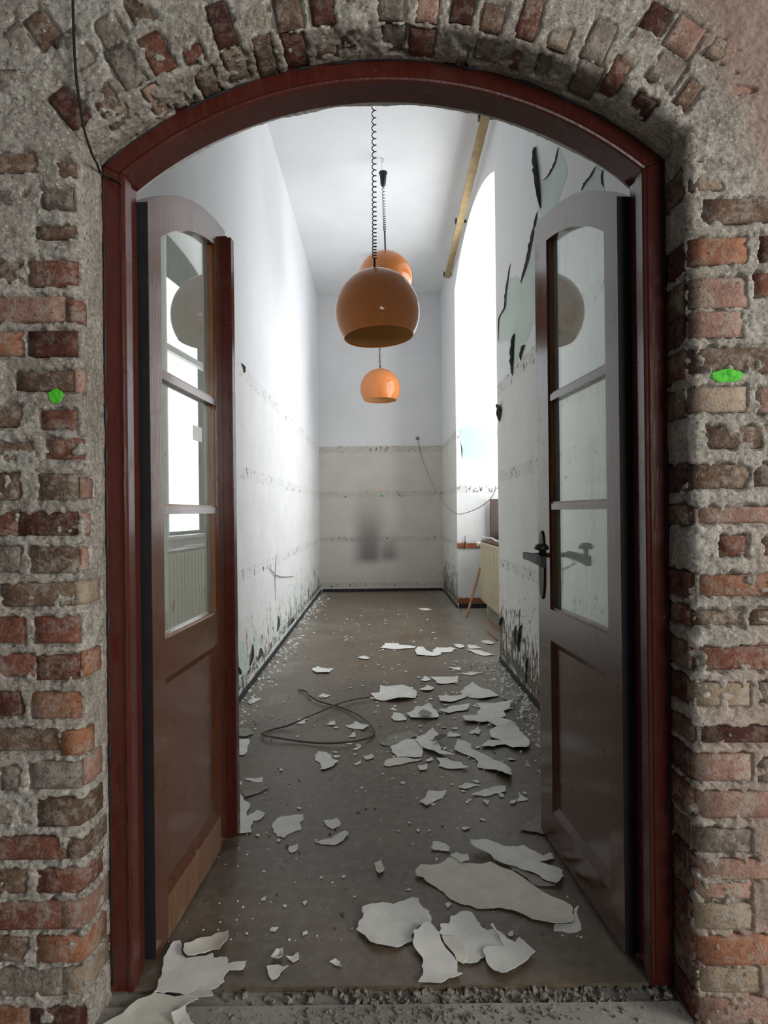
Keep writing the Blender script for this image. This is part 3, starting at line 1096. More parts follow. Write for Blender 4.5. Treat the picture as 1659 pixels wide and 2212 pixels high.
class Leaf:
    def __init__(self, name, hinge, free, nsign, label):
        self.h = Vector((hinge[0], hinge[1], 0))
        U = Vector((free[0] - hinge[0], free[1] - hinge[1], 0)).normalized()
        self.U = U
        self.N = Vector((U.y, -U.x, 0)) * nsign
        self.root = empty(name, self.h)
        tag(self.root, label, 'door', kind='structure')

    def P(self, u, n, z):
        return self.U * u + self.N * n + Vector((0, 0, z))

    def poly(self, name, uz, n0, n1, mat, parent=None, bevel=0.002):
        bm = bmesh.new()
        a = [bm.verts.new(self.P(u, n0, z)) for u, z in uz]
        b = [bm.verts.new(self.P(u, n1, z)) for u, z in uz]
        m = len(uz)
        bm.faces.new(a)
        bm.faces.new(b[::-1])
        for k in range(m):
            bm.faces.new((a[k], b[k], b[(k + 1) % m], a[(k + 1) % m]))
        if bevel:
            bmesh.ops.bevel(bm, geom=[e for e in bm.edges if len(e.link_faces) == 2 and e.calc_face_angle(0) > 0.6], offset=bevel, segments=2, affect='EDGES')
        return from_bm(name, bm, MAT[mat], parent or self.root)

    def slope(self, name, p0, p1, inward, w, n0, n1, mat, parent=None):
        """moulding: a sloping strip from the face (n0) down to the panel (n1)"""
        (u0, z0), (u1, z1) = p0, p1
        iu, iz = inward
        L = math.hypot(u1 - u0, z1 - z0)
        du, dz_ = (u1 - u0) / L * w, (z1 - z0) / L * w
        c = [self.P(u0, n0, z0), self.P(u1, n0, z1), self.P(u1 + iu * w - du, n1, z1 + iz * w - dz_), self.P(u0 + iu * w + du, n1, z0 + iz * w + dz_)]
        bk = [self.P(u0, n1 - .004, z0), self.P(u1, n1 - .004, z1)]
        bm = bmesh.new()
        v = [bm.verts.new(x) for x in c + bk]
        bm.faces.new((v[0], v[1], v[2], v[3]))
        bm.faces.new((v[3], v[2], v[5], v[4]))
        bm.faces.new((v[0], v[4], v[5], v[1]))
        bm.faces.new((v[0], v[3], v[4]))
        bm.faces.new((v[1], v[5], v[2]))
        return from_bm(name, bm, MAT[mat], parent or self.root)


GU0, GU1 = 0.075, 0.505
GZ = (0.85, 1.212, 1.594)
PZ0, PZ1 = 0.13, 0.74


def build_leaf(lf, kick, has_rectangle=False):
    def arc(u0, u1, rad, n=14):
        return [(u0 + (u1 - u0) * k / n, leaf_top(u0 + (u1 - u0) * k / n, rad)) for k in range(n + 1)]
    lf.poly('stile', [(0, LZ0), (GU0, LZ0)] + arc(GU0, 0, 1.010, 4), -LT, 0, 'door_paint')
    lf.poly('stile', [(GU1, LZ0), (LW, LZ0)] + arc(LW, GU1, 1.010, 5), -LT, 0, 'door_paint')
    lf.poly('top_rail', arc(GU0, GU1, 0.917) + arc(GU1, GU0, 1.010), -LT, 0, 'door_paint')
    lf.poly('lock_rail', [(GU0, PZ1), (GU1, PZ1), (GU1, GZ[0]), (GU0, GZ[0])], -LT, 0, 'door_paint')
    lf.poly('bottom_rail', [(GU0, LZ0), (GU1, LZ0), (GU1, PZ0), (GU0, PZ0)], -LT, 0, kick)
    lf.poly('panel', [(GU0, PZ0), (GU1, PZ0), (GU1, PZ1), (GU0, PZ1)], -0.030, -0.016, 'door_paint', bevel=0)
    w = 0.026
    lf.slope('moulding', (GU0, PZ0), (GU1, PZ0), (0, 1), w, -0.001, -0.0155, 'door_paint')
    lf.slope('moulding', (GU1, PZ0), (GU1, PZ1), (-1, 0), w, -0.001, -0.0155, 'door_paint')
    lf.slope('moulding', (GU1, PZ1), (GU0, PZ1), (0, -1), w, -0.001, -0.0155, 'door_paint')
    lf.slope('moulding', (GU0, PZ1), (GU0, PZ0), (1, 0), w, -0.001, -0.0155, 'door_paint')
    for zc in GZ[1:]:
        lf.poly('glazing_bar', [(GU0, zc - .011), (GU1, zc - .011), (GU1, zc + .011), (GU0, zc + .011)], -0.034, -0.004, 'door_paint', bevel=.003)
    for k in range(3):
        z0 = GZ[k] + (0.0 if k == 0 else 0.011)
        if k < 2:
            top = [(GU1, GZ[k + 1] - .011), (GU0, GZ[k + 1] - .011)]
        else:
            top = arc(GU1, GU0, 0.917)
        pn = lf.poly('pane', [(GU0, z0), (GU1, z0)] + top, -0.0245, -0.0205, 'old_glass', bevel=0)
        if has_rectangle and k == 1:
            lf.poly('white_rectangle', [(.345, 1.443), (.42, 1.443), (.42, 1.492), (.345, 1.492)], -0.0204, -0.0199, 'white_enamel', pn, 0)  # thin white rectangle set on the middle pane
        # putty and bead round the glass
        b = 0.007
        zt = GZ[k + 1] - .011 if k < 2 else leaf_top(GU1, .917)
        zt0 = GZ[k + 1] - .011 if k < 2 else leaf_top(GU0, .917)
        lf.poly('glazing_bead', [(GU0, z0), (GU1, z0), (GU1, z0 + b), (GU0, z0 + b)], -0.0205, -0.008, 'bead_paint', pn, .002)
        lf.poly('glazing_bead', [(GU0, z0 + b), (GU0 + b, z0 + b), (GU0 + b, zt0 - .002), (GU0, zt0 - .002)], -0.0205, -0.008, 'bead_paint', pn, .002)
        lf.poly('glazing_bead', [(GU1 - b, z0 + b), (GU1, z0 + b), (GU1, zt - .002), (GU1 - b, zt - .002)], -0.0205, -0.008, 'bead_paint', pn, .002)


d1 = Leaf('door_1', (-0.612, 1.545), (-0.570, 2.163), 1, 'open glazed door leaf with a long cover strip and no handle')
build_leaf(d1, 'door_kick', True)
d1.poly('cover_strip', [(0.572, 0.015), (0.622, 0.015), (0.622, 2.215), (0.572, 2.215)], 0.0005, 0.022, 'frame_paint', bevel=.003)
d1.poly('cover_strip', [(0.584, 0.015), (0.616, 0.015), (0.616, 2.215), (0.584, 2.215)], 0.022, 0.034, 'frame_paint', bevel=.003)
d2 = Leaf('door_2', (0.640, 1.545), (0.587, 2.163), -1, 'open glazed door leaf with the black iron lever handle')
build_leaf(d2, 'door_paint')
for lf in (d1, d2):
    lf.poly('hinge_edge', [(-0.003, LZ0 + .002), (0.0, LZ0 + .002), (0.0, leaf_top(0) - .003), (-0.003, leaf_top(0) - .003)], -LT + .001, -0.001, 'black_tar', bevel=0)

# lever handle on the right-hand leaf
HU, HZ = 0.575, 1.035
plate_pts = []
for k in range(28):
    a = 2 * math.pi * k / 28
    plate_pts.append((HU + 0.026 * math.copysign(abs(math.cos(a)) ** 0.85, math.cos(a)), HZ - 0.035 + 0.125 * math.sin(a)))
hp = d2.poly('handle_plate', plate_pts, 0.0003, 0.005, 'black_iron', bevel=.0015)
hp['label'] = 'long oval black iron handle plate'
V_, F_ = tube_mesh([d2.P(HU, 0.004, HZ), d2.P(HU, 0.062, HZ)], 0.009, 12)
link_mesh('shank', V_, F_, MAT['black_iron'], hp, True)
rows = []
bm = bmesh.new()
prev = None
for u, hw, hh, zc, nn in ((HU + .014, .008, .013, HZ, .062), (HU - .05, .010, .013, HZ - .001, .062), (HU - .135, .012, .016, HZ - .006, .060), (HU - .165, .010, .018, HZ - .010, .058)):
    ring = [bm.verts.new(d2.P(u, nn + a * hw, zc + b * hh)) for a, b in ((-1, -1), (1, -1), (1, 1), (-1, 1))]
    if prev:
        for k in range(4):
            bm.faces.new((prev[k], prev[(k + 1) % 4], ring[(k + 1) % 4], ring[k]))
    else:
        bm.faces.new(ring[::-1])
    prev = ring
bm.faces.new(prev)
bmesh.ops.bevel(bm, geom=bm.edges[:], offset=.002, segments=2, affect='EDGES')
lev = from_bm('lever', bm, MAT['black_iron'], hp)
kb = d2.P(HU - .145, .057, HZ)
lathe('knob', [(0.0001, -.002), (.008, -.002), (.008, .028), (.022, .031), (.025, .034), (.022, .044), (.014, .051), (.0001, .053)], MAT['black_iron'], hp, 20, Matrix.Translation(kb))

# ================================================================== pendant lamps
def coil(p0, p1, r, pitches, tube_r, seg=10):
    """helical flex between two points; pitches is a function 0..1 -> local pitch in metres"""
    p0, p1 = Vector(p0), Vector(p1)
    d = p1 - p0
    L = d.length
    pts, s, ph = [], 0.0, 0.0
    while s < L:
        f = s / L
        c = p0 + d * f
        pts.append(c + Vector((r * math.cos(ph), r * math.sin(ph), 0)))
        ph += 2 * math.pi / seg
        s += pitches(f) / seg
    pts.append(p1)
    return pts


RS = 0.2525


def pendant(x, y, zc, tilt, label, hook, loose, cup, coil_top, coil_bot, chrome_cap, r_coil=0.0115):
    root = empty('pendant_lamp', (x, y, zc))
    tag(root, label, 'lamp', 'orange globe pendant lamps in a row')
    M = Matrix.Rotation(tilt[0], 4, 'X') @ Matrix.Rotation(tilt[1], 4, 'Y')
    pr = []
    a0, a1 = math.asin(0.043 / RS), math.pi - math.asin(0.208 / RS)
    for k in range(41):
        a = a0 + (a1 - a0) * k / 40
        pr.append((RS * math.sin(a), RS * math.cos(a)))
    ri = RS - 0.0035
    e = pr[-1]
    pr.append((e[0] - .0008, e[1] - .003))
    pr.append((e[0] - .004, e[1] - .0015))
    for k in range(41):
        a = a1 + (a0 - a1) * k / 40
        pr.append((ri * math.sin(a), ri * math.cos(a)))
    sh = lathe('shade', pr, MAT['orange_acrylic'], root, 64, M, True)
    rl = ri - 0.0012
    ln = lathe('lining', [(rl * math.sin(a), rl * math.cos(a)) for a in np.linspace(a0 + .02, a1 - .03, 30)], MAT['lamp_lining'], sh, 48, M)
    ln['label'] = 'pale tan inner lining of the shade'
    sh['label'] = 'glossy orange acrylic globe shade open at the bottom'
    lathe('cap', [(.0001, .262), (.014, .262), (.020, .258), (.046, .253), (.050, .248), (.048, .244), (.038, .243), (.0001, .243)], MAT['chrome' if chrome_cap else 'black_plastic'], root, 28, M)
    lathe('socket', [(.0001, .243), (.021, .243), (.023, .20), (.021, .145), (.0001, .145)], MAT['black_plastic'], root, 18, M)
    top = M @ Vector((0, 0, .260))
    o0 = Vector((x, y, zc))
    hk = Vector(hook) - o0
    zt, zb = coil_top - zc, coil_bot - zc

    def on_line(z):
        f = (z - top.z) / (hk.z - top.z)
        return top.lerp(hk, f)
    tube('flex_sleeve', [top, on_line(zb)], .0075, MAT['black_plastic'], root, 8)
    V1, F1 = tube_mesh(coil(on_line(zb), on_line(zt), r_coil, loose, .0032, 12), .0032, 5)
    link_mesh('coiled_flex', V1, F1, MAT['black_plastic'], root, True)
    if cup:
        c0 = on_line(zt)
        Mt = Matrix.Translation(c0)
        lathe('ceiling_cup', [(.0001, .0), (.014, .0), (.018, .01), (.024, .012), (.031, .10), (.040, .118), (.040, .128), (.030, .132), (.0001, .132)], MAT['black_plastic'], root, 24, Mt)
        tube('lead', [c0 + Vector((-.012, 0, .13)), hk + Vector((-.004, 0, -.002))], .0025, MAT['white_enamel'], root, 6)
    hkp = [hk + Vector((.012 * math.cos(t), 0, -.018 + .012 * math.sin(t))) for t in np.linspace(-2.6, 1.6, 12)] + [hk + Vector((0, 0, .0))]
    tube('ceiling_hook', hkp, .0028, MAT['chrome'], root, 6)
    return root


def at_depth(px, py, Y):
    return at(px, py, Y)


c1 = at(815, 676, 3.45)
pendant(c1.x, 3.45, c1.z, (R(-1), R(-3)), 'largest, nearest orange globe pendant lamp hanging on a black coiled flex', (c1.x + 0.0, 3.45, CEIL), lambda f: .014 + .045 * f ** 0.7, True, 4.28, c1.z + .33, False, .0125)
c2 = at(832, 603, 5.4)
pendant(c2.x, 5.4, c2.z, (R(0), R(1)), 'orange globe pendant lamp half hidden behind the nearest one, under a black ceiling cup', (at(826, 358, 5.4).x, 5.4, CEIL), lambda f: .014 + .020 * f, True, 4.24, c2.z + .45, False)
c3 = at(821.5, 840, 7.34)
pendant(c3.x, 7.34, c3.z, (R(0), R(0)), 'smallest, farthest and lowest orange globe pendant lamp with a chrome cap', (c3.x, 7.34, CEIL), lambda f: .016 + .022 * f, True, 4.27, c3.z + .30, True)

# ================================================================== radiator, pipes, boards in the niche
rad = empty('radiator', (1.22, 6.0, 0.14))
tag(rad, 'cream column radiator in the niche under the window', 'radiator')
rb = Vector((1.22, 6.0, 0.14))
ry0, ry1, rz0, rz1 = 5.05, 6.90, 0.14, 0.83
ncol = 25
pitch = (ry1 - ry0) / ncol
bm = bmesh.new()
box(bm, (-0.020, -pitch * 0.30, 0.0), (0.075, pitch * 0.30, rz1 - rz0), None, 0.012)
bmesh.ops.recalc_face_normals(bm, faces=bm.faces)
cme = bpy.data.meshes.new('column')
bm.to_mesh(cme)
bm.free()
for k in range(ncol):
    o = link('column', cme, MAT['cream_enamel'], rad)
    o.location = Vector((1.20, ry0 + pitch * (k + .5), rz0)) - rb
box_obj('header', Vector((1.215, ry0, rz1 - .09)) - rb, Vector((1.262, ry1, rz1 - .045)) - rb, MAT['cream_enamel'], rad, .008)
box_obj('header', Vector((1.215, ry0, rz0 + .04)) - rb, Vector((1.262, ry1, rz0 + .085)) - rb, MAT['cream_enamel'], rad, .008)
for yy in (ry0 + .2, ry1 - .2):
    box_obj('foot', Vector((1.225, yy - .02, 0.0)) - rb, Vector((1.255, yy + .02, rz0 + .01)) - rb, MAT['cream_enamel'], rad, .004)
vp = at(1035, 1173, 6.96)
lathe('valve_knob', [(.0001, -.03), (.018, -.03), (.022, -.015), (.030, .0), (.030, .02), (.022, .035), (.0001, .037)], MAT['white_enamel'], rad, 18,
      Matrix.Translation(Vector((1.19, 6.965, .80)) - rb) @ Matrix.Rotation(R(-90), 4, 'Y'))
tube('valve_pipe', [Vector((1.20, 6.965, .80)) - rb, Vector((1.235, 6.93, .785)) - rb, Vector((1.24, 6.89, .765)) - rb], .011, MAT['white_enamel'], rad, 10)

pp = smooth_path([at(1042, 1160, 6.95), at(1052, 1162, 6.85), at(1063, 1163, 6.6), Vector((1.24, 6.2, 0.875)), Vector((1.27, 5.6, .875))], 5)
tag(tube('heating_pipe', pp, .009, MAT['white_enamel'], n=8), 'thin white pipe lying along the top of the cream radiator', 'pipe')
box_obj('radiator_shelf', (1.20, 5.05, 0.832), (1.42, 6.90, 0.856), MAT['dark_wood'], bevel=.003)
tag(bpy.data.objects['radiator_shelf'], 'dark stained wooden shelf board resting on the radiator', 'board')
a = at(1058, 1078, 7.05)
box_obj('upright_board', (a.x, 7.03, 0.857), (a.x + 0.22, 7.06, a.z), MAT['dark_wood'], bevel=.003)
tag(bpy.data.objects['upright_board'], 'dark brown upright board standing behind the radiator in the niche', 'board')
for nm, yt, yb, x0, x1, lab in (('wall_batten', 1173, 1184, 985, 1046, 'reddish-brown wooden batten fixed level with the radiator top'),
                                ('wall_batten', 1292, 1303, 985, 1046, 'reddish-brown wooden batten just above the black niche skirting')):
    p, q_ = at(x0, yb, NY1 - .02), at(x1, yt, NY1 - .02)
    o = box_obj(nm, (WR + .002, NY1 - .022, p.z), (q_.x, NY1 - .0005, q_.z), MAT['red_wood'], None, .002)
    tag(o, lab, 'batten', 'battens on the niche reveal')
p = at(1005, 1157, NY1 - .03)
q_ = at(1003, 1187, NY1 - .03)
tag(tube('metal_spike', [Vector((p.x, NY1 - .026, p.z)), Vector((q_.x, NY1 - .026, q_.z))], .004, MAT['black_iron'], n=6), 'thin dark rod standing against the upper niche batten', 'rod')
s0 = on_floor(1008, 1331, 0.012)
s1 = at(1038, 1226, 6.98)
bm = bmesh.new()
L = (s1 - s0).length
box(bm, (-.014, -.008, 0), (.014, .008, L), None, .002)
dirv = (s1 - s0).normalized()
bmesh.ops.transform(bm, matrix=dirv.to_track_quat('Z', 'Y').to_matrix().to_4x4(), verts=bm.verts)
o = from_bm('wooden_stick', bm, MAT['stick_wood'])
o.location = s0
tag(o, 'thin brown wooden lath leaning against the radiator', 'stick')
for k, (pa, pb, w) in enumerate((((1055, 1340), (1085, 1368), .03), ((1053, 1365), (1074, 1384), .014))):
    A, B = on_floor(*pa, .004), on_floor(*pb, .004)
    bm = bmesh.new()
    L = (B - A).length
    box(bm, (0, -w / 2, 0), (L, w / 2, .014), None, .002)
    o = from_bm('floor_lath', bm, MAT['stick_wood'])
    o.location = (A.x, A.y, .001)
    o.rotation_euler = (0, 0, math.atan2((B - A).y, (B - A).x))
    tag(o, ['short brown lath lying on the floor beside the niche', 'thin dark lath end lying just in front of the wider floor lath'][k], 'lath')

# curtain board under the ceiling above the niche
cb0, cb1 = Vector((0.858, 4.52, 4.285)), Vector((0.893, 7.46, 4.205))
cb = empty('curtain_board', cb0)
tag(cb, 'long pale wooden curtain board fixed under the ceiling above the niche', 'board')
d_ = cb1 - cb0
Lb = d_.length
bm = bmesh.new()
n = 26
prev = None
for k in range(n + 1):
    c = d_ * (k / n)
    j = .003 * mnoise.noise(Vector((k * .9, 3, 1)))
    w = .037
    ring = [bm.verts.new(c + Vector((x, 0, z))) for x, z in ((-w + j, 0), (w + j * 2, 0), (w + j * 2, .022), (-w + j, .022))]
    if prev:
        for i in range(4):
            bm.faces.new((prev[i], prev[(i + 1) % 4], ring[(i + 1) % 4], ring[i]))
    else:
        bm.faces.new(ring[::-1])
    prev = ring
bm.faces.new(prev)
from_bm('plank', bm, MAT['tan_wood'], cb)
for f in (0.02, .55, .985):
    c = d_ * f
    bm = bmesh.new()
    box(bm, (-.052, -.025, .010), (-.036, .025, .055), None, .003)
    box(bm, (-.045, -.02, .0225), (WR - cb0.x - c.x - .001, .02, .040), None, .003)
    o = from_bm('bracket', bm, MAT['dark_wood'], cb)
    o.location = c

# ================================================================== cables
def cable(name, pts, r, mat, label, n=6, cat='cable'):
    o = tube(name, smooth_path(pts, 7), r, MAT[mat], None, n)
    return tag(o, label, cat)


hp_ = [Vector((at(902, 947, WB).x, WB - .006, at(902, 947, WB).z)), at(910, 985, WB - .02), at(925, 1025, WB - .05), at(945, 1065, 8.45), at(962, 1092, 7.9), at(987, 1110, 7.0), at(1018, 1104, 6.75), at(1048, 1088, 6.4), at(1066, 1068, 6.1), at(1071, 1050, 6.0)]
cable('hanging_cable', hp_, .005, 'grey_cable', 'slack grey cable drooping from the far end wall to the niche')
p = at(902, 947, WB)
o = lathe('cable_outlet', [(.0001, .018), (.016, .018), (.024, .010), (.030, .0), (.0001, .0)], MAT['rubble_mix'], None, 14, Matrix.Translation((p.x, WB - .0005, p.z)) @ Matrix.Rotation(R(90), 4, 'X'))
tag(o, 'small dark cable outlet high on the far end wall', 'outlet')
cable('wall_cable', [on_x(583, 1228, WL + .008), on_x(590, 1236, WL + .012), on_x(598, 1243, WL + .014), on_x(612, 1246, WL + .012), on_x(634, 1245, WL + .008)], .004, 'grey_cable', 'short grey cable end sticking to the bright chipped wall')
bc = [at(157, -20, Y0 - .012), at(158, 30, Y0 - .013), at(160, 90, Y0 - .013), at(164, 160, Y0 - .014), at(172, 220, Y0 - .014), at(182, 280, Y0 - .014), at(196, 325, Y0 - .010), at(203, 342, Y0 - .006), at(210, 355, Y0 + .04), at(217, 372, Y0 + .09), at(240, 384, 1.446), at(262, 396, 1.444)]
cable('brick_wall_cable', bc, .0030, 'black_wire', 'thin black cable running down the brick wall to the door frame corner')
wl = [(645, 1490), (662, 1494), (670, 1503), (688, 1514), (718, 1523), (745, 1531), (775, 1545), (795, 1560), (808, 1578), (806, 1588), (790, 1596), (760, 1602), (720, 1605), (675, 1604), (640, 1600), (600, 1594), (572, 1588), (566, 1584), (585, 1577), (620, 1568), (640, 1560), (665, 1548), (700, 1534), (725, 1522), (760, 1512), (798, 1506)]
pts = []
for k, (x, y) in enumerate(wl):
    z = .008 + .012 * abs(math.sin(k * .7)) + (.014 if 19 < k < 24 else 0)
    pts.append(on_floor(x, y, z))
cable('wire_loop', pts, .0055, 'old_wire', 'old brown wire lying in a crossed loop on the corridor floor', 6, 'wire')

# green dot on the far wall
gp = at(823, 1071, WB)
bm = bmesh.new()
bmesh.ops.create_circle(bm, cap_ends=True, radius=.019, segments=20)
g = bmesh.ops.extrude_face_region(bm, geom=bm.faces[:])
bmesh.ops.translate(bm, vec=(0, 0, .001), verts=[v for v in g['geom'] if isinstance(v, bmesh.types.BMVert)])
o = from_bm('paint_mark', bm, MAT['green_spray'], bpy.data.objects['wall_back'])
o.location = (gp.x, WB - .0006, gp.z)
o.rotation_euler = (R(90), 0, 0)
o['label'] = 'small green spray dot on the end wall'

# ================================================================== peeled paint on the walls
def wall_patch(name, pix, X, mat, parent, lift=.0015, sgn=-1):
    """a patch of bared under-paint on a wall x = X, traced from where it lies on the wall"""
    pts = [on_x(px, py, X) for px, py in pix]
    pts = jag(pts, 2, .18)
    bm = bmesh.new()
    a = [bm.verts.new((X + sgn * lift, p.y, p.z)) for p in pts]
    b = [bm.verts.new((X - sgn * .001, p.y, p.z)) for p in pts]
    bm.faces.new(a)
    for k in range(len(a)):
        bm.faces.new((a[k], b[k], b[(k + 1) % len(a)], a[(k + 1) % len(a)]))
    bmesh.ops.triangulate(bm, faces=[f for f in bm.faces if len(f.verts) > 4])
    return from_bm(name, bm, MAT[mat], parent)


def jag(pts, it, amt, seed=3):
    rnd = random.Random(seed + len(pts))
    P_ = [Vector(p) for p in pts]
    for _ in range(it):
        out = []
        for a, b in zip(P_, P_[1:] + P_[:1]):
            d = b - a
            m = (a + b) / 2
            off = Vector((rnd.uniform(-1, 1), rnd.uniform(-1, 1), rnd.uniform(-1, 1))) * d.length * amt * .5
            out += [a, m + off]
        P_ = out
        amt *= .8
    return P_


def lip(pix, X, width, curl, parent, side=1, mat='curl_shade_grit', sgn=-1):
    """a lip of old paint that has come away along a crack and curls off the wall"""
    pts = smooth_path([on_x(px, py, X) for px, py in pix], 4)
    NW = 6
    vs, fs = [], []
    m = len(pts)
    for i, p in enumerate(pts):
        f = i / (m - 1)
        w = .55 * width * (math.sin(math.pi * min(1, max(0, f))) ** .6 + .05) * (1 + .35 * mnoise.noise(Vector((i * .8, X, 2))))
        for k in range(NW):
            g = k / (NW - 1)
            a = g * curl
            yy = p.y + side * w * (math.sin(a) / max(curl, .01))
            xx = X + sgn * (.002 + w * (1 - math.cos(a)) / max(curl, .01))
            vs.append(Vector((xx, yy, p.z + .3 * w * g)))
    for i in range(m - 1):
        for k in range(NW - 1):
            fs.append((i * NW + k, (i + 1) * NW + k, (i + 1) * NW + k + 1, i * NW + k + 1))
    o = link_mesh('paint_curl', vs, fs, MAT[mat], parent, True)
    md = o.modifiers.new('t', 'SOLIDIFY')
    md.thickness = .0012
    return o


wr = wall_right
wall_patch('bared_paint', [(1162, 452), (1172, 395), (1195, 372), (1208, 318), (1222, 350), (1226, 370), (1218, 400), (1206, 440), (1195, 470), (1175, 490)], WR, 'pale_mint', wr)
wall_patch('bared_paint', [(1258, 412), (1290, 358), (1302, 370), (1306, 415)], WR, 'pale_mint', wr)
wall_patch('bared_paint', [(1098, 602), (1112, 598), (1126, 610), (1140, 560), (1150, 520), (1160, 470), (1190, 470), (1190, 690), (1160, 690), (1135, 742), (1128, 745), (1118, 790), (1106, 782), (1108, 740), (1098, 735), (1080, 742), (1078, 705), (1088, 670)], WR, 'pale_mint', wr)
lip([(1158, 318), (1158, 345), (1162, 380), (1166, 420), (1169, 452)], WR, .085, 1.9, wr, -1)
lip([(1208, 316), (1204, 345), (1196, 365), (1185, 382), (1172, 390)], WR, .035, 1.2, wr, 1)
lip([(1290, 358), (1280, 380), (1268, 395), (1258, 412)], WR, .03, 1.4, wr, 1)
lip([(1305, 366), (1303, 385), (1306, 405)], WR, .018, 1.4, wr, 1)
lip([(1163, 455), (1158, 490), (1150, 530), (1143, 565), (1134, 592), (1126, 612)], WR, .05, 1.5, wr, 1)
lip([(1104, 568), (1100, 600), (1095, 640), (1093, 665), (1080, 690), (1078, 742)], WR, .04, 1.3, wr, 1)
lip([(1113, 720), (1110, 750), (1109, 785), (1108, 812)], WR, .07, 2.1, wr, -1)
lip([(1136, 745), (1130, 760), (1125, 780)], WR, .06, 1.6, wr, -1)
lip([(1078, 875), (1083, 890), (1080, 912)], WR, .12, 1.7, wr, -1)
lip([(1128, 1350), (1124, 1370), (1122, 1410)], WR, .06, 1.5, wr, -1)
lip([(1117, 1350), (1116, 1380), (1120, 1400)], WR, .05, 1.4, wr, 1)
lip([(1086, 1332), (1084, 1345), (1080, 1352)], WR, .07, 1.5, wr, -1)
lip([(1140, 1420), (1138, 1445), (1137, 1480)], WR, .03, 1.5, wr, -1)
wn = wall_niche
mp = [at(x, y, NY1) for x, y in ((994, 924), (1075, 920), (1075, 990), (998, 992), (999, 975), (996, 960), (994, 945))]
bm = bmesh.new()
mpj = jag(mp, 2, .06)
bm.faces.new([bm.verts.new((p.x, NY1 - .0015, p.z)) for p in mpj])
bmesh.ops.triangulate(bm, faces=bm.faces[:])
from_bm('bared_paint', bm, MAT['mint'], wn)
wlf = bpy.data.objects['wall_left']
lip([(597, 1195), (594, 1225), (593, 1260), (595, 1300)], WL, .015, 1.5, wlf, -1, sgn=1)
lip([(545, 1390), (542, 1420), (538, 1440)], WL, .07, 1.4, wlf, -1, sgn=1)
lip([(561, 1400), (557, 1420), (553, 1428)], WL, .08, 1.4, wlf, 1, sgn=1)
lip([(506, 1432), (512, 1450), (518, 1458)], WL, .08, 1.6, wlf, -1, sgn=1)
lip([(630, 1335), (627, 1345), (624, 1352)], WL, .09, 1.5, wlf, 1, sgn=1)
lip([(600, 1330), (599, 1350), (598, 1365)], WL, .05, 1.5, wlf, 1, sgn=1)
lip([(520, 785), (524, 795), (526, 806)], WL, .04, 1.5, wlf, 1, sgn=1)

# ================================================================== fallen sheets and flakes of paint
CR = {'a': (0, 1650, .3376), 'b': (500, 1650, .3617), 'c': (1059, 1650, .3617), 'd': (480, 1450, .434), 'e': (800, 1250, .2411), 'f': (480, 1250, .229)}


def outline(key, pts):
    ox, oy, s = CR[key]
    return [(ox + x * s, oy + y * s) for x, y in pts]


def flake(name, pix, mat, label, z0=.004, curl=.012, group=None, tilt=0.0, cat='paint flake'):
    base = [on_floor(x, y, z0) for x, y in pix]
    c = sum(base, Vector()) / len(base)
    rnd = random.Random(int(abs(c.x) * 1000 + c.y * 7919))
    pts = []
    P_ = [p - c for p in base]
    for _ in range(2):
        out = []
        for a, b in zip(P_, P_[1:] + P_[:1]):
            d = b - a
            nrm = Vector((-d.y, d.x, 0))
            out += [a, (a + b) / 2 + nrm * rnd.uniform(-.13, .13)]
        P_ = out
    size = max(p.length for p in P_)
    bm = bmesh.new()
    f = bm.faces.new([bm.verts.new(p) for p in P_])
    bmesh.ops.triangulate(bm, faces=[f])
    for _ in range(2 if size > .06 else 1):
        es = [e for e in bm.edges if e.calc_length() > max(.02, size * .16) and not e.is_boundary]
        if es:
            bmesh.ops.subdivide_edges(bm, edges=es, cuts=1)
            bmesh.ops.triangulate(bm, faces=[f for f in bm.faces if len(f.verts) > 3])
    ph = rnd.uniform(0, 9)
    dx, dy = math.cos(ph), math.sin(ph)
    for v in bm.verts:
        r = v.co.length / size
        nz = mnoise.noise(Vector((v.co.x * 9 + ph, v.co.y * 9, ph)))
        v.co.z = curl * max(0, (0.55 * r * r + .75 * nz * r)) + tilt * (v.co.x * dx + v.co.y * dy + size)
    g = bmesh.ops.extrude_face_region(bm, geom=bm.faces[:])
    bmesh.ops.translate(bm, vec=(0, 0, .0016), verts=[v for v in g['geom'] if isinstance(v, bmesh.types.BMVert)])
    o = from_bm(name, bm, MAT[mat])
    o.location = (c.x, c.y, z0 - .003)
    tag(o, label, cat, group)
    return o


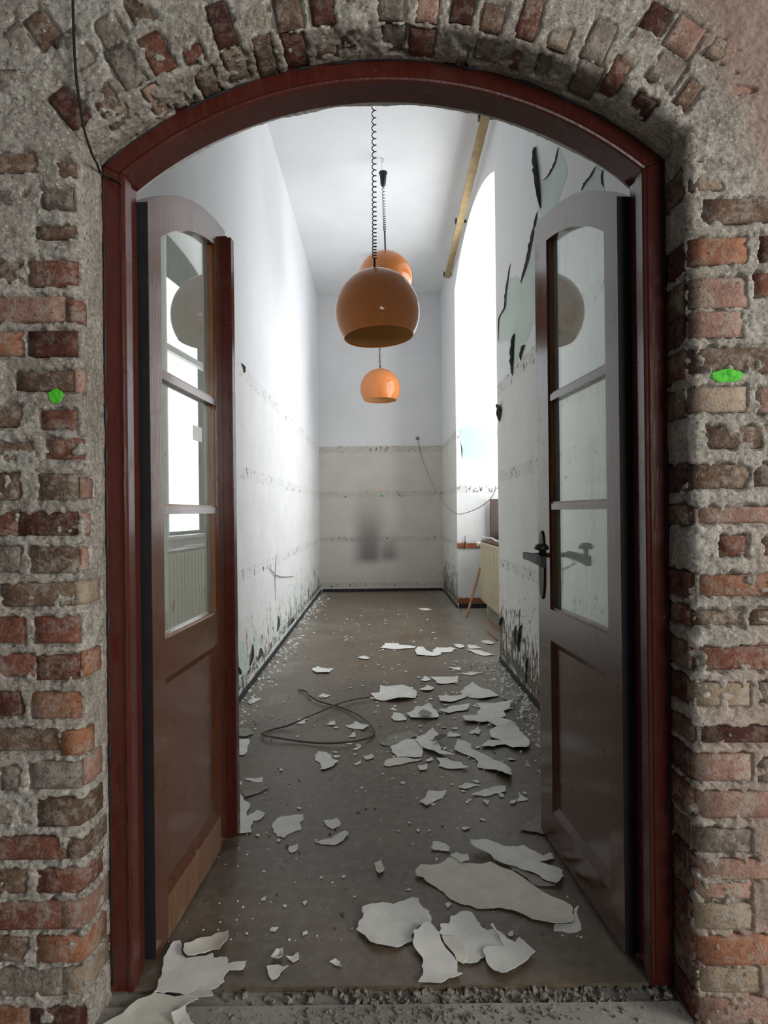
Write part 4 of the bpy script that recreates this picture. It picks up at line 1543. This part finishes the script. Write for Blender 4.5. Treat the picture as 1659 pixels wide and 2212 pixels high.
W_, C_, G_ = 'flake_white', 'flake_cream', 'flake_grey'
SHEETS = [
    ('a', [(1180, 1165), (1350, 1105), (1462, 1085), (1465, 1120), (1405, 1198), (1350, 1190), (1200, 1240), (1172, 1210)], C_, .012, .02, 'long pale cream paint sheet behind the torn white one at the handleless door'),
    ('a', [(1110, 1145), (1155, 1133), (1190, 1240), (1360, 1205), (1365, 1235), (1450, 1235), (1455, 1280), (1575, 1272), (1555, 1320), (1465, 1320), (1440, 1350), (1435, 1390), (1345, 1445), (1365, 1497), (1280, 1500), (1100, 1455), (985, 1455), (1010, 1380), (1045, 1290), (1075, 1200)], W_, .006, .02, 'large torn white paint sheet lying against the foot of the frame jamb'),
    ('a', [(660, 1690), (880, 1510), (985, 1460), (1270, 1460), (1270, 1515), (1190, 1545), (1160, 1690)], C_, .003, .015, 'large pale paint sheet spread over the threshold below the torn white one'),
    ('a', [(1095, 1605), (1190, 1550), (1250, 1665), (1262, 1720), (1130, 1700)], W_, .009, .012, 'small square white paint sheet on top of the threshold sheet'),
    ('b', [(780, 870), (830, 850), (970, 840), (1075, 795), (1110, 800), (1125, 835), (1180, 880), (1195, 920), (1200, 960), (1150, 950), (1085, 1010), (1080, 1060), (990, 1100), (830, 1080), (800, 1035), (745, 1000), (760, 955), (790, 910)], W_, .004, .014, 'big round white paint sheet lying alone in the middle of the near floor'),
    ('b', [(1300, 960), (1310, 920), (1390, 890), (1435, 895), (1530, 990), (1570, 980), (1640, 1040), (1659, 1080), (1530, 1120), (1520, 1145), (1465, 1185), (1385, 1190), (1350, 1170), (1240, 1020), (1250, 965)], W_, .004, .016, 'broad white paint sheet between the folded sheet and the kite-shaped one'),
    ('b', [(1085, 1015), (1160, 960), (1240, 1020), (1350, 1180), (1350, 1240), (1380, 1250), (1300, 1275), (1255, 1310), (1115, 1300), (1145, 1240), (1145, 1170), (1090, 1100)], W_, .007, .018, 'folded white paint sheet with a dark slit nearest the threshold'),
    ('b', [(1255, 1030), (1330, 1030), (1410, 1160), (1385, 1190), (1345, 1170)], C_, .011, .006, 'cream strip of paint lying over the slit of the folded sheet'),
    ('c', [(0, 985), (20, 978), (60, 1030), (150, 1070), (175, 1045), (270, 1140), (170, 1210), (65, 1265), (15, 1240), (-30, 1150), (-40, 1110), (80, 1080)], W_, .008, .016, 'kite-shaped white paint sheet pointing at the foot of the handled door'),
    ('c', [(-447, 650), (-420, 615), (-330, 605), (-250, 560), (-220, 560), (0, 590), (130, 640), (270, 730), (480, 850), (495, 880), (485, 945), (430, 955), (200, 900), (150, 880), (50, 855), (-80, 860), (-180, 830), (-280, 760), (-370, 710), (-400, 685), (-440, 680)], C_, .005, .02, 'largest and longest pale paint sheet lying slantwise in front of the handled door'),
    ('c', [(-120, 475), (30, 483), (120, 495), (200, 490), (265, 520), (320, 545), (360, 525), (380, 560), (290, 585), (400, 615), (430, 630), (440, 665), (390, 725), (330, 690), (250, 640), (120, 600), (0, 545), (-110, 510)], W_, .010, .03, 'long narrow white paint sheet parallel to and behind the largest sheet'),
    ('c', [(100, 600), (150, 600), (270, 660), (390, 725), (330, 728), (250, 715), (180, 655)], G_, .004, .01, 'thin grey paint strip between the two long slanting sheets'),
    ('b', [(1190, 500), (1205, 468), (1275, 475), (1305, 500), (1300, 525), (1270, 515), (1205, 512)], W_, .005, .02, 'small white flake lifted off the floor beyond the tip of the largest sheet'),
    ('b', [(1305, 545), (1345, 525), (1415, 540), (1418, 570), (1370, 582)], W_, .010, .01, 'small angular white flake touching the upper edge of the largest sheet'),
    ('c', [(380, 995), (390, 950), (490, 945), (500, 870), (530, 858), (545, 985)], W_, .003, .008, 'L-shaped white flake at the end of the largest sheet by the handled door'),
    ('b', [(245, 360), (280, 325), (360, 310), (430, 305), (432, 328), (405, 350), (415, 390), (340, 415), (312, 442), (250, 405)], W_, .004, .012, 'rounded white flake with a notched side near the cover strip of the door'),
    ('b', [(550, 345), (625, 323), (652, 350), (645, 370), (605, 387)], W_, .004, .01, 'five-sided white flake right of the notched rounded flake'),
    ('b', [(495, 460), (545, 450), (600, 440), (680, 405), (700, 425), (620, 482), (540, 478)], W_, .004, .014, 'curved crumpled white flake below the five-sided one'),
    ('b', [(345, 490), (395, 475), (397, 505), (365, 527), (343, 522)], W_, .004, .008, 'small squarish white flake below the notched rounded flake'),
    ('b', [(25, 160), (60, 190), (110, 235), (90, 300), (120, 405), (15, 418), (30, 350), (22, 260)], W_, .005, .01, 'upright white flake beside the free edge of the handleless door'),
    ('b', [(65, 160), (130, 150), (240, 133), (180, 165), (90, 200)], G_, .003, .01, 'long pointed greyish flake beyond the upright one at the handleless door'),
    ('b', [(108, 300), (150, 278), (200, 295), (165, 335), (105, 340)], W_, .004, .01, 'creased white flake right of the upright one at the handleless door'),
    ('b', [(75, 92), (185, 78), (185, 105), (110, 98)], W_, .003, .006, 'narrow pointed white flake beyond the grey pointed one'),
    ('b', [(1120, 230), (1175, 162), (1290, 162), (1265, 200), (1165, 255)], W_, .004, .012, 'four-sided white flake lying alone in the middle of the brown floor'),
    ('b', [(1355, 140), (1400, 112), (1485, 130), (1400, 147)], W_, .003, .006, 'flat triangular white flake beyond the lone four-sided one'),
    ('b', [(1432, 185), (1540, 145), (1610, 130), (1640, 135), (1635, 165), (1510, 192)], W_, .004, .01, 'long spearhead-shaped white flake before the handled door'),
    ('b', [(585, 1185), (620, 1163), (650, 1180), (658, 1207), (630, 1200)], W_, .004, .012, 'small bluish-white flake near the middle of the threshold'),
    ('b', [(210, 1207), (340, 1215), (265, 1280), (240, 1285), (215, 1240)], W_, .004, .012, 'triangular white flake just inside the threshold'),
    ('b', [(235, 1170), (265, 1120), (310, 1115), (290, 1175)], C_, .004, .012, 'pale flake left of its twin above the triangular threshold flake'),
    ('b', [(325, 1155), (400, 1130), (405, 1165), (370, 1185)], C_, .004, .012, 'pale flake right of its twin above the triangular threshold flake'),
    ('b', [(852, 605), (890, 590), (912, 640), (880, 665)], C_, .004, .015, 'crumbled pale flake alone on the brown floor above the big round sheet'),
    ('d', [(460, 440), (480, 402), (520, 405), (545, 435), (580, 450), (510, 490), (485, 490), (490, 460)], W_, .004, .014, 'star-shaped white flake just in front of the wire loop'),
    ('d', [(740, 110), (780, 105), (785, 75), (900, 80), (970, 105), (965, 130), (850, 148), (760, 145)], W_, .005, .03, 'broad bluish-white paint sheet at the end of the wire loop'),
    ('d', [(915, 215), (960, 180), (1030, 172), (1070, 200), (1075, 230), (945, 235)], W_, .005, .03, 'domed white flake with a hole between the wire loop and the far heap'),
    ('d', [(975, 212), (1000, 190), (1045, 208), (1040, 218), (995, 222)], G_, .024, .004, 'small grey patch of plaster on top of the domed white flake'),
    ('d', [(1075, 125), (1110, 118), (1230, 115), (1200, 135), (1130, 155), (1085, 150)], W_, .006, .025, 'jagged white flake at the near-left end of the far heap'),
    ('d', [(1180, 105), (1245, 62), (1330, 95), (1380, 120), (1290, 140), (1230, 130)], W_, .005, .03, 'white paint sheet with a raised peak at the back of the far heap'),
    ('d', [(1260, 160), (1450, 155), (1430, 190), (1400, 200), (1410, 225), (1300, 255), (1210, 250), (1200, 225), (1270, 215)], W_, .010, .03, 'biggest white paint sheet of the heap near the peeling wall'),
    ('d', [(1075, 200), (1150, 170), (1230, 165), (1220, 190), (1130, 208)], W_, .007, .02, 'leaf-shaped white flake left of the biggest sheet of the heap'),
    ('d', [(1305, 250), (1370, 230), (1440, 245), (1460, 262), (1380, 275)], W_, .014, .012, 'flat white flake in front of the biggest sheet of the heap'),
    ('d', [(1335, 290), (1440, 265), (1475, 285), (1500, 320), (1528, 370), (1510, 390), (1450, 385), (1410, 365), (1350, 380), (1285, 375), (1320, 345), (1390, 342), (1335, 325)], W_, .007, .03, 'forked white paint sheet nearest the peeling wall'),
    ('d', [(1400, 85), (1460, 88), (1500, 120), (1470, 150), (1400, 140)], G_, .004, .02, 'dusty grey flake between the heap and the peeling wall'),
    ('d', [(780, 355), (830, 320), (945, 297), (960, 325), (870, 365), (800, 370)], G_, .004, .012, 'grey plaster sheet half under the splintered white sheets'),
    ('d', [(835, 375), (960, 340), (1000, 375), (1000, 400), (990, 430), (870, 425)], W_, .008, .014, 'broad splintered white sheet over the grey plaster sheet'),
    ('d', [(960, 338), (1050, 292), (1075, 310), (1070, 345), (1160, 430), (1080, 415), (1010, 385)], W_, .014, .022, 'long pointed white sheet under the black shard'),
    ('d', [(800, 465), (830, 435), (1000, 435), (900, 460), (830, 472)], C_, .005, .010, 'narrow pale sheet in front of the broad splintered one'),
    ('d', [(1155, 380), (1170, 350), (1240, 365), (1250, 390), (1320, 420), (1400, 455), (1440, 500), (1447, 538), (1410, 535), (1350, 495), (1270, 475), (1275, 450), (1160, 395)], W_, .007, .03, 'long crooked white sheet right of the splintered ones'),
    ('d', [(1065, 430), (1120, 430), (1190, 455), (1230, 485), (1110, 480), (1075, 470)], W_, .006, .02, 'hooked white splinter in front of the long pointed sheet'),
    ('d', [(1010, 440), (1045, 425), (1052, 440), (1025, 447)], W_, .005, .006, 'tiny square white flake between pale sheet and hooked splinter'),
    ('d', [(1115, 325), (1130, 300), (1195, 322)], W_, .005, .008, 'triangular white flake right of the black shard'),
    ('d', [(975, 470), (1020, 462), (1015, 490), (985, 495)], W_, .005, .008, 'small white flake cluster piece in front of the narrow pale sheet'),
    ('d', [(985, 45), (1010, 25), (1035, 42), (1010, 50)], W_, .004, .01, 'small diamond-shaped flake left of the ragged far flake'),
    ('d', [(1035, 35), (1080, 30), (1175, 28), (1170, 60), (1080, 65)], W_, .004, .015, 'ragged white flake beyond the far heap'),
    ('d', [(1185, 10), (1240, 3), (1300, 10), (1240, 20)], W_, .004, .012, 'thin boat-shaped white flake beyond the ragged one'),
    ('d', [(980, 90), (1020, 72), (1055, 85), (1020, 100)], W_, .004, .015, 'small white flake right of the broad bluish-white sheet'),
    ('d', [(840, 230), (850, 208), (885, 210), (918, 240), (860, 245)], W_, .004, .012, 'small white flake stuck to the left of the domed one'),
    ('d', [(830, 188), (855, 178), (878, 195)], W_, .004, .01, 'tiny triangular flake above the flake left of the domed one'),
    ('d', [(68, 380), (75, 345), (130, 338), (125, 375), (105, 418), (75, 415)], W_, .004, .01, 'upright white flake by the bright wall left of the wire loop'),
    ('d', [(60, 290), (130, 282), (158, 310), (120, 328), (62, 322)], G_, .004, .015, 'dusty grey flake by the bright wall left of the wire loop'),
    ('d', [(610, 270), (650, 262), (660, 248), (690, 260), (735, 270), (700, 292), (660, 285)], W_, .004, .012, 'branched white flake inside the wire loop'),
    ('d', [(515, 265), (555, 250), (565, 268)], W_, .004, .008, 'small triangular white flake inside the wire loop left of the branched one'),
    ('d', [(480, 122), (500, 110), (540, 120), (515, 130)], W_, .004, .008, 'small white flake beyond the crossing of the wire loop'),
    ('d', [(125, 155), (150, 135), (195, 135), (140, 162)], W_, .004, .008, 'pointed white flake by the skirting beyond the wire loop'),
    ('d', [(620, 328), (655, 305), (660, 328)], W_, .004, .008, 'upright triangular flake on the near rim of the wire loop'),
    ('d', [(610, 358), (645, 347), (640, 365)], W_, .004, .006, 'small flake touching the near side of the wire loop'),
    ('d', [(650, 388), (690, 370), (688, 380), (660, 392)], W_, .004, .006, 'sliver of white paint just in front of the wire loop'),
    ('d', [(655, 458), (690, 442), (692, 455), (665, 465)], W_, .004, .006, 'small white flake right of the star-shaped flake'),
    ('d', [(695, 420), (745, 412), (752, 430), (715, 438)], W_, .004, .01, 'two-pointed white flake between the wire loop and splintered sheets'),
    ('d', [(1235, 295), (1275, 280), (1282, 312), (1250, 305)], W_, .004, .015, 'small upright white flake between black shard and forked sheet'),
    ('d', [(1475, 790), (1560, 720), (1595, 695), (1600, 812), (1560, 800)], G_, .004, .012, 'grey triangular sheet tucked under the handled door'),
    ('d', [(1470, 648), (1475, 600), (1525, 635)], W_, .004, .008, 'white triangular flake beside the spearhead-shaped one'),
    ('d', [(365, 262), (385, 235), (412, 240), (412, 262)], W_, .003, .006, 'white flake under the far strand of the wire loop'),
    ('e', [(85, 625), (130, 580), (250, 575), (260, 590), (410, 605), (400, 618), (210, 630)], W_, .004, .012, 'long thin white sheet, farthest left of the flakes by the radiator'),
    ('e', [(415, 680), (425, 620), (470, 618), (550, 655), (640, 675), (570, 695), (500, 688)], W_, .006, .02, 'wedge-shaped white flake right of the long thin far sheet'),
    ('e', [(555, 655), (590, 618), (720, 618), (775, 630), (730, 655), (620, 668)], W_, .004, .015, 'white flake touching the back of the wedge-shaped far flake'),
    ('e', [(745, 588), (800, 590), (850, 615), (800, 622)], W_, .004, .012, 'small dart-shaped flake in the far row of flakes'),
    ('e', [(875, 590), (950, 595), (1005, 625), (880, 625)], W_, .004, .012, 'triangular flake right of the dart-shaped far flake'),
    ('e', [(865, 640), (990, 640), (1120, 690), (1020, 692), (930, 665)], W_, .006, .015, 'long pointed flake at the wall end of the far row'),
    ('e', [(985, 562), (1060, 555), (1120, 580), (1060, 592)], W_, .004, .012, 'oval white flake near the foot of the niche corner'),
    ('e', [(695, 797), (795, 795), (800, 828)], W_, .004, .01, 'small triangular flake between the far row and the far heap'),
    ('e', [(435, 268), (500, 262), (555, 280), (500, 285)], C_, .004, .012, 'farthest pale flake, alone near the end wall'),
    ('f', [(850, 850), (900, 835), (1045, 850), (1020, 890), (890, 892)], W_, .004, .02, 'oval white flake with a dark split beyond the wire loop'),
    ('f', [(1280, 745), (1330, 728), (1390, 745), (1370, 760)], W_, .004, .01, 'small white flake beyond the split oval one'),
]
for k, (key, pts, mat, z0, curl, lab) in enumerate(SHEETS):
    flake('paint_flake', outline(key, pts), mat, lab, z0 + (k % 7) * .0004, curl, 'fallen paint flakes on the corridor floor')
sh_ = outline('d', [(1035, 347), (1060, 322), (1095, 315), (1118, 322), (1090, 335), (1055, 345)])
flake('bark_shard', sh_, 'black_plastic', 'curved black shard lying on the splintered white sheets', .034, .02, None, 0, 'shard')

# small chips, one by one
chips = []
protos = []
for k in range(8):
    rnd = random.Random(50 + k)
    n = rnd.choice((4, 5, 6))
    P_ = []
    for i in range(n):
        a = 2 * math.pi * i / n + rnd.uniform(-.4, .4)
        r = rnd.uniform(.55, 1.0)
        P_.append(Vector((r * math.cos(a), r * math.sin(a) * rnd.uniform(.5, .9), 0)))
    bm = bmesh.new()
    bm.faces.new([bm.verts.new(p) for p in P_])
    bmesh.ops.triangulate(bm, faces=bm.faces[:])
    for v in bm.verts:
        v.co.z = rnd.uniform(0, .22)
    g = bmesh.ops.extrude_face_region(bm, geom=bm.faces[:])
    bmesh.ops.translate(bm, vec=(0, 0, .13), verts=[v for v in g['geom'] if isinstance(v, bmesh.types.BMVert)])
    bmesh.ops.recalc_face_normals(bm, faces=bm.faces)
    me_ = bpy.data.meshes.new('paint_chip')
    bm.to_mesh(me_)
    bm.free()
    me_.materials.append(MAT[(W_, W_, C_)[k % 3]])
    protos.append(me_)
rnd = random.Random(11)
spots = []
for k in range(235):
    big = k % 5 < 2
    while True:
        y = rnd.gauss(3.35, .75) if big else 1.62 + 5.2 * rnd.random() ** 1.35
        x = rnd.gauss(.38, .30) if big else rnd.gauss(.12, .42)
        if y < 1.62:
            continue
        if not (-.86 < x < .88):
            continue
        if y < 2.2 and not (-.5 < x < .52):
            continue
        break
    spots.append((x, y, (rnd.uniform(.012, .026) if big else rnd.uniform(.006, .015) * (1 + .10 * y))))
for x, y, s in spots:
    o = bpy.data.objects.new('paint_chip', protos[rnd.randrange(8)])
    col.objects.link(o)
    o.location = (x, y, .0012)
    o.scale = (s, s, s * .8)
    o.rotation_euler = (0, 0, rnd.uniform(0, 6.28))
    tag(o, 'tiny white paint chip scattered on the corridor floor', 'paint chip', 'tiny scattered paint chips')


# uncountable crumbs and grit
def scatter(name, n, place, smin, smax, mat, label, cat, flat=.5, seed=1):
    rnd = random.Random(seed)
    vs, fs = [], []
    for k in range(n):
        x, y, z = place(rnd)
        s = rnd.uniform(smin, smax) * (.5 + rnd.random())
        b = len(vs)
        a0 = rnd.uniform(0, 6.28)
        for i in range(4):
            a = a0 + i * 1.571 + rnd.uniform(-.4, .4)
            r = s * rnd.uniform(.6, 1.1)
            vs.append((x + r * math.cos(a), y + r * math.sin(a), z))
        for i in range(4):
            a = a0 + i * 1.571 + rnd.uniform(-.4, .4)
            r = s * rnd.uniform(.4, .8)
            vs.append((x + r * math.cos(a), y + r * math.sin(a), z + s * flat * rnd.uniform(.6, 1.5)))
        fs += [(b + 4, b + 5, b + 6, b + 7)] + [(b + i, b + (i + 1) % 4, b + 4 + (i + 1) % 4, b + 4 + i) for i in range(4)]
    o = link_mesh(name, vs, fs, MAT[mat])
    return tag(o, label, cat, kind='stuff')


def by_wall(rnd):
    y = 1.75 + 6.7 * rnd.random() ** 1.2
    if rnd.random() < .45:
        x = WL + .014 + abs(rnd.gauss(0, .085))
    else:
        x = WR - .016 - abs(rnd.gauss(0, .10))
        if y > NY0:
            y = NY0 - 2.2 * rnd.random()
    return x, y, 0.0


def all_over(rnd):
    return rnd.uniform(-.82, .84), 1.62 + 6.6 * rnd.random() ** 1.5, 0.0


def in_gap(rnd):
    x = min(FXR - .02, max(FXL + .03, rnd.gauss(.32, .38)))
    return x, rnd.uniform(1.416, 1.466), -.0145


def before(rnd):
    return rnd.gauss(.12, .25), 1.405 - abs(rnd.gauss(0, .05)), -.0045


scatter('plaster_crumbs', 1100, by_wall, .005, .016, W_, 'loose white plaster crumbs heaped along the foot of both corridor walls', 'crumbs', .45, 2)
scatter('plaster_grit', 900, all_over, .0012, .0045, W_, 'fine white plaster specks strewn over the corridor floor', 'grit', .6, 3)
scatter('dark_grit', 420, all_over, .0015, .006, 'curl_shade_grit', 'fine dark grit strewn over the corridor floor', 'grit', .6, 4)
scatter('threshold_rubble', 430, in_gap, .002, .011, 'rubble_mix', 'grey rubble filling the sunken threshold strip', 'rubble', .9, 5)
scatter('sill_gravel', 420, before, .0015, .006, 'rubble_mix', 'coarse grey grit on the concrete in front of the threshold', 'gravel', .8, 6)
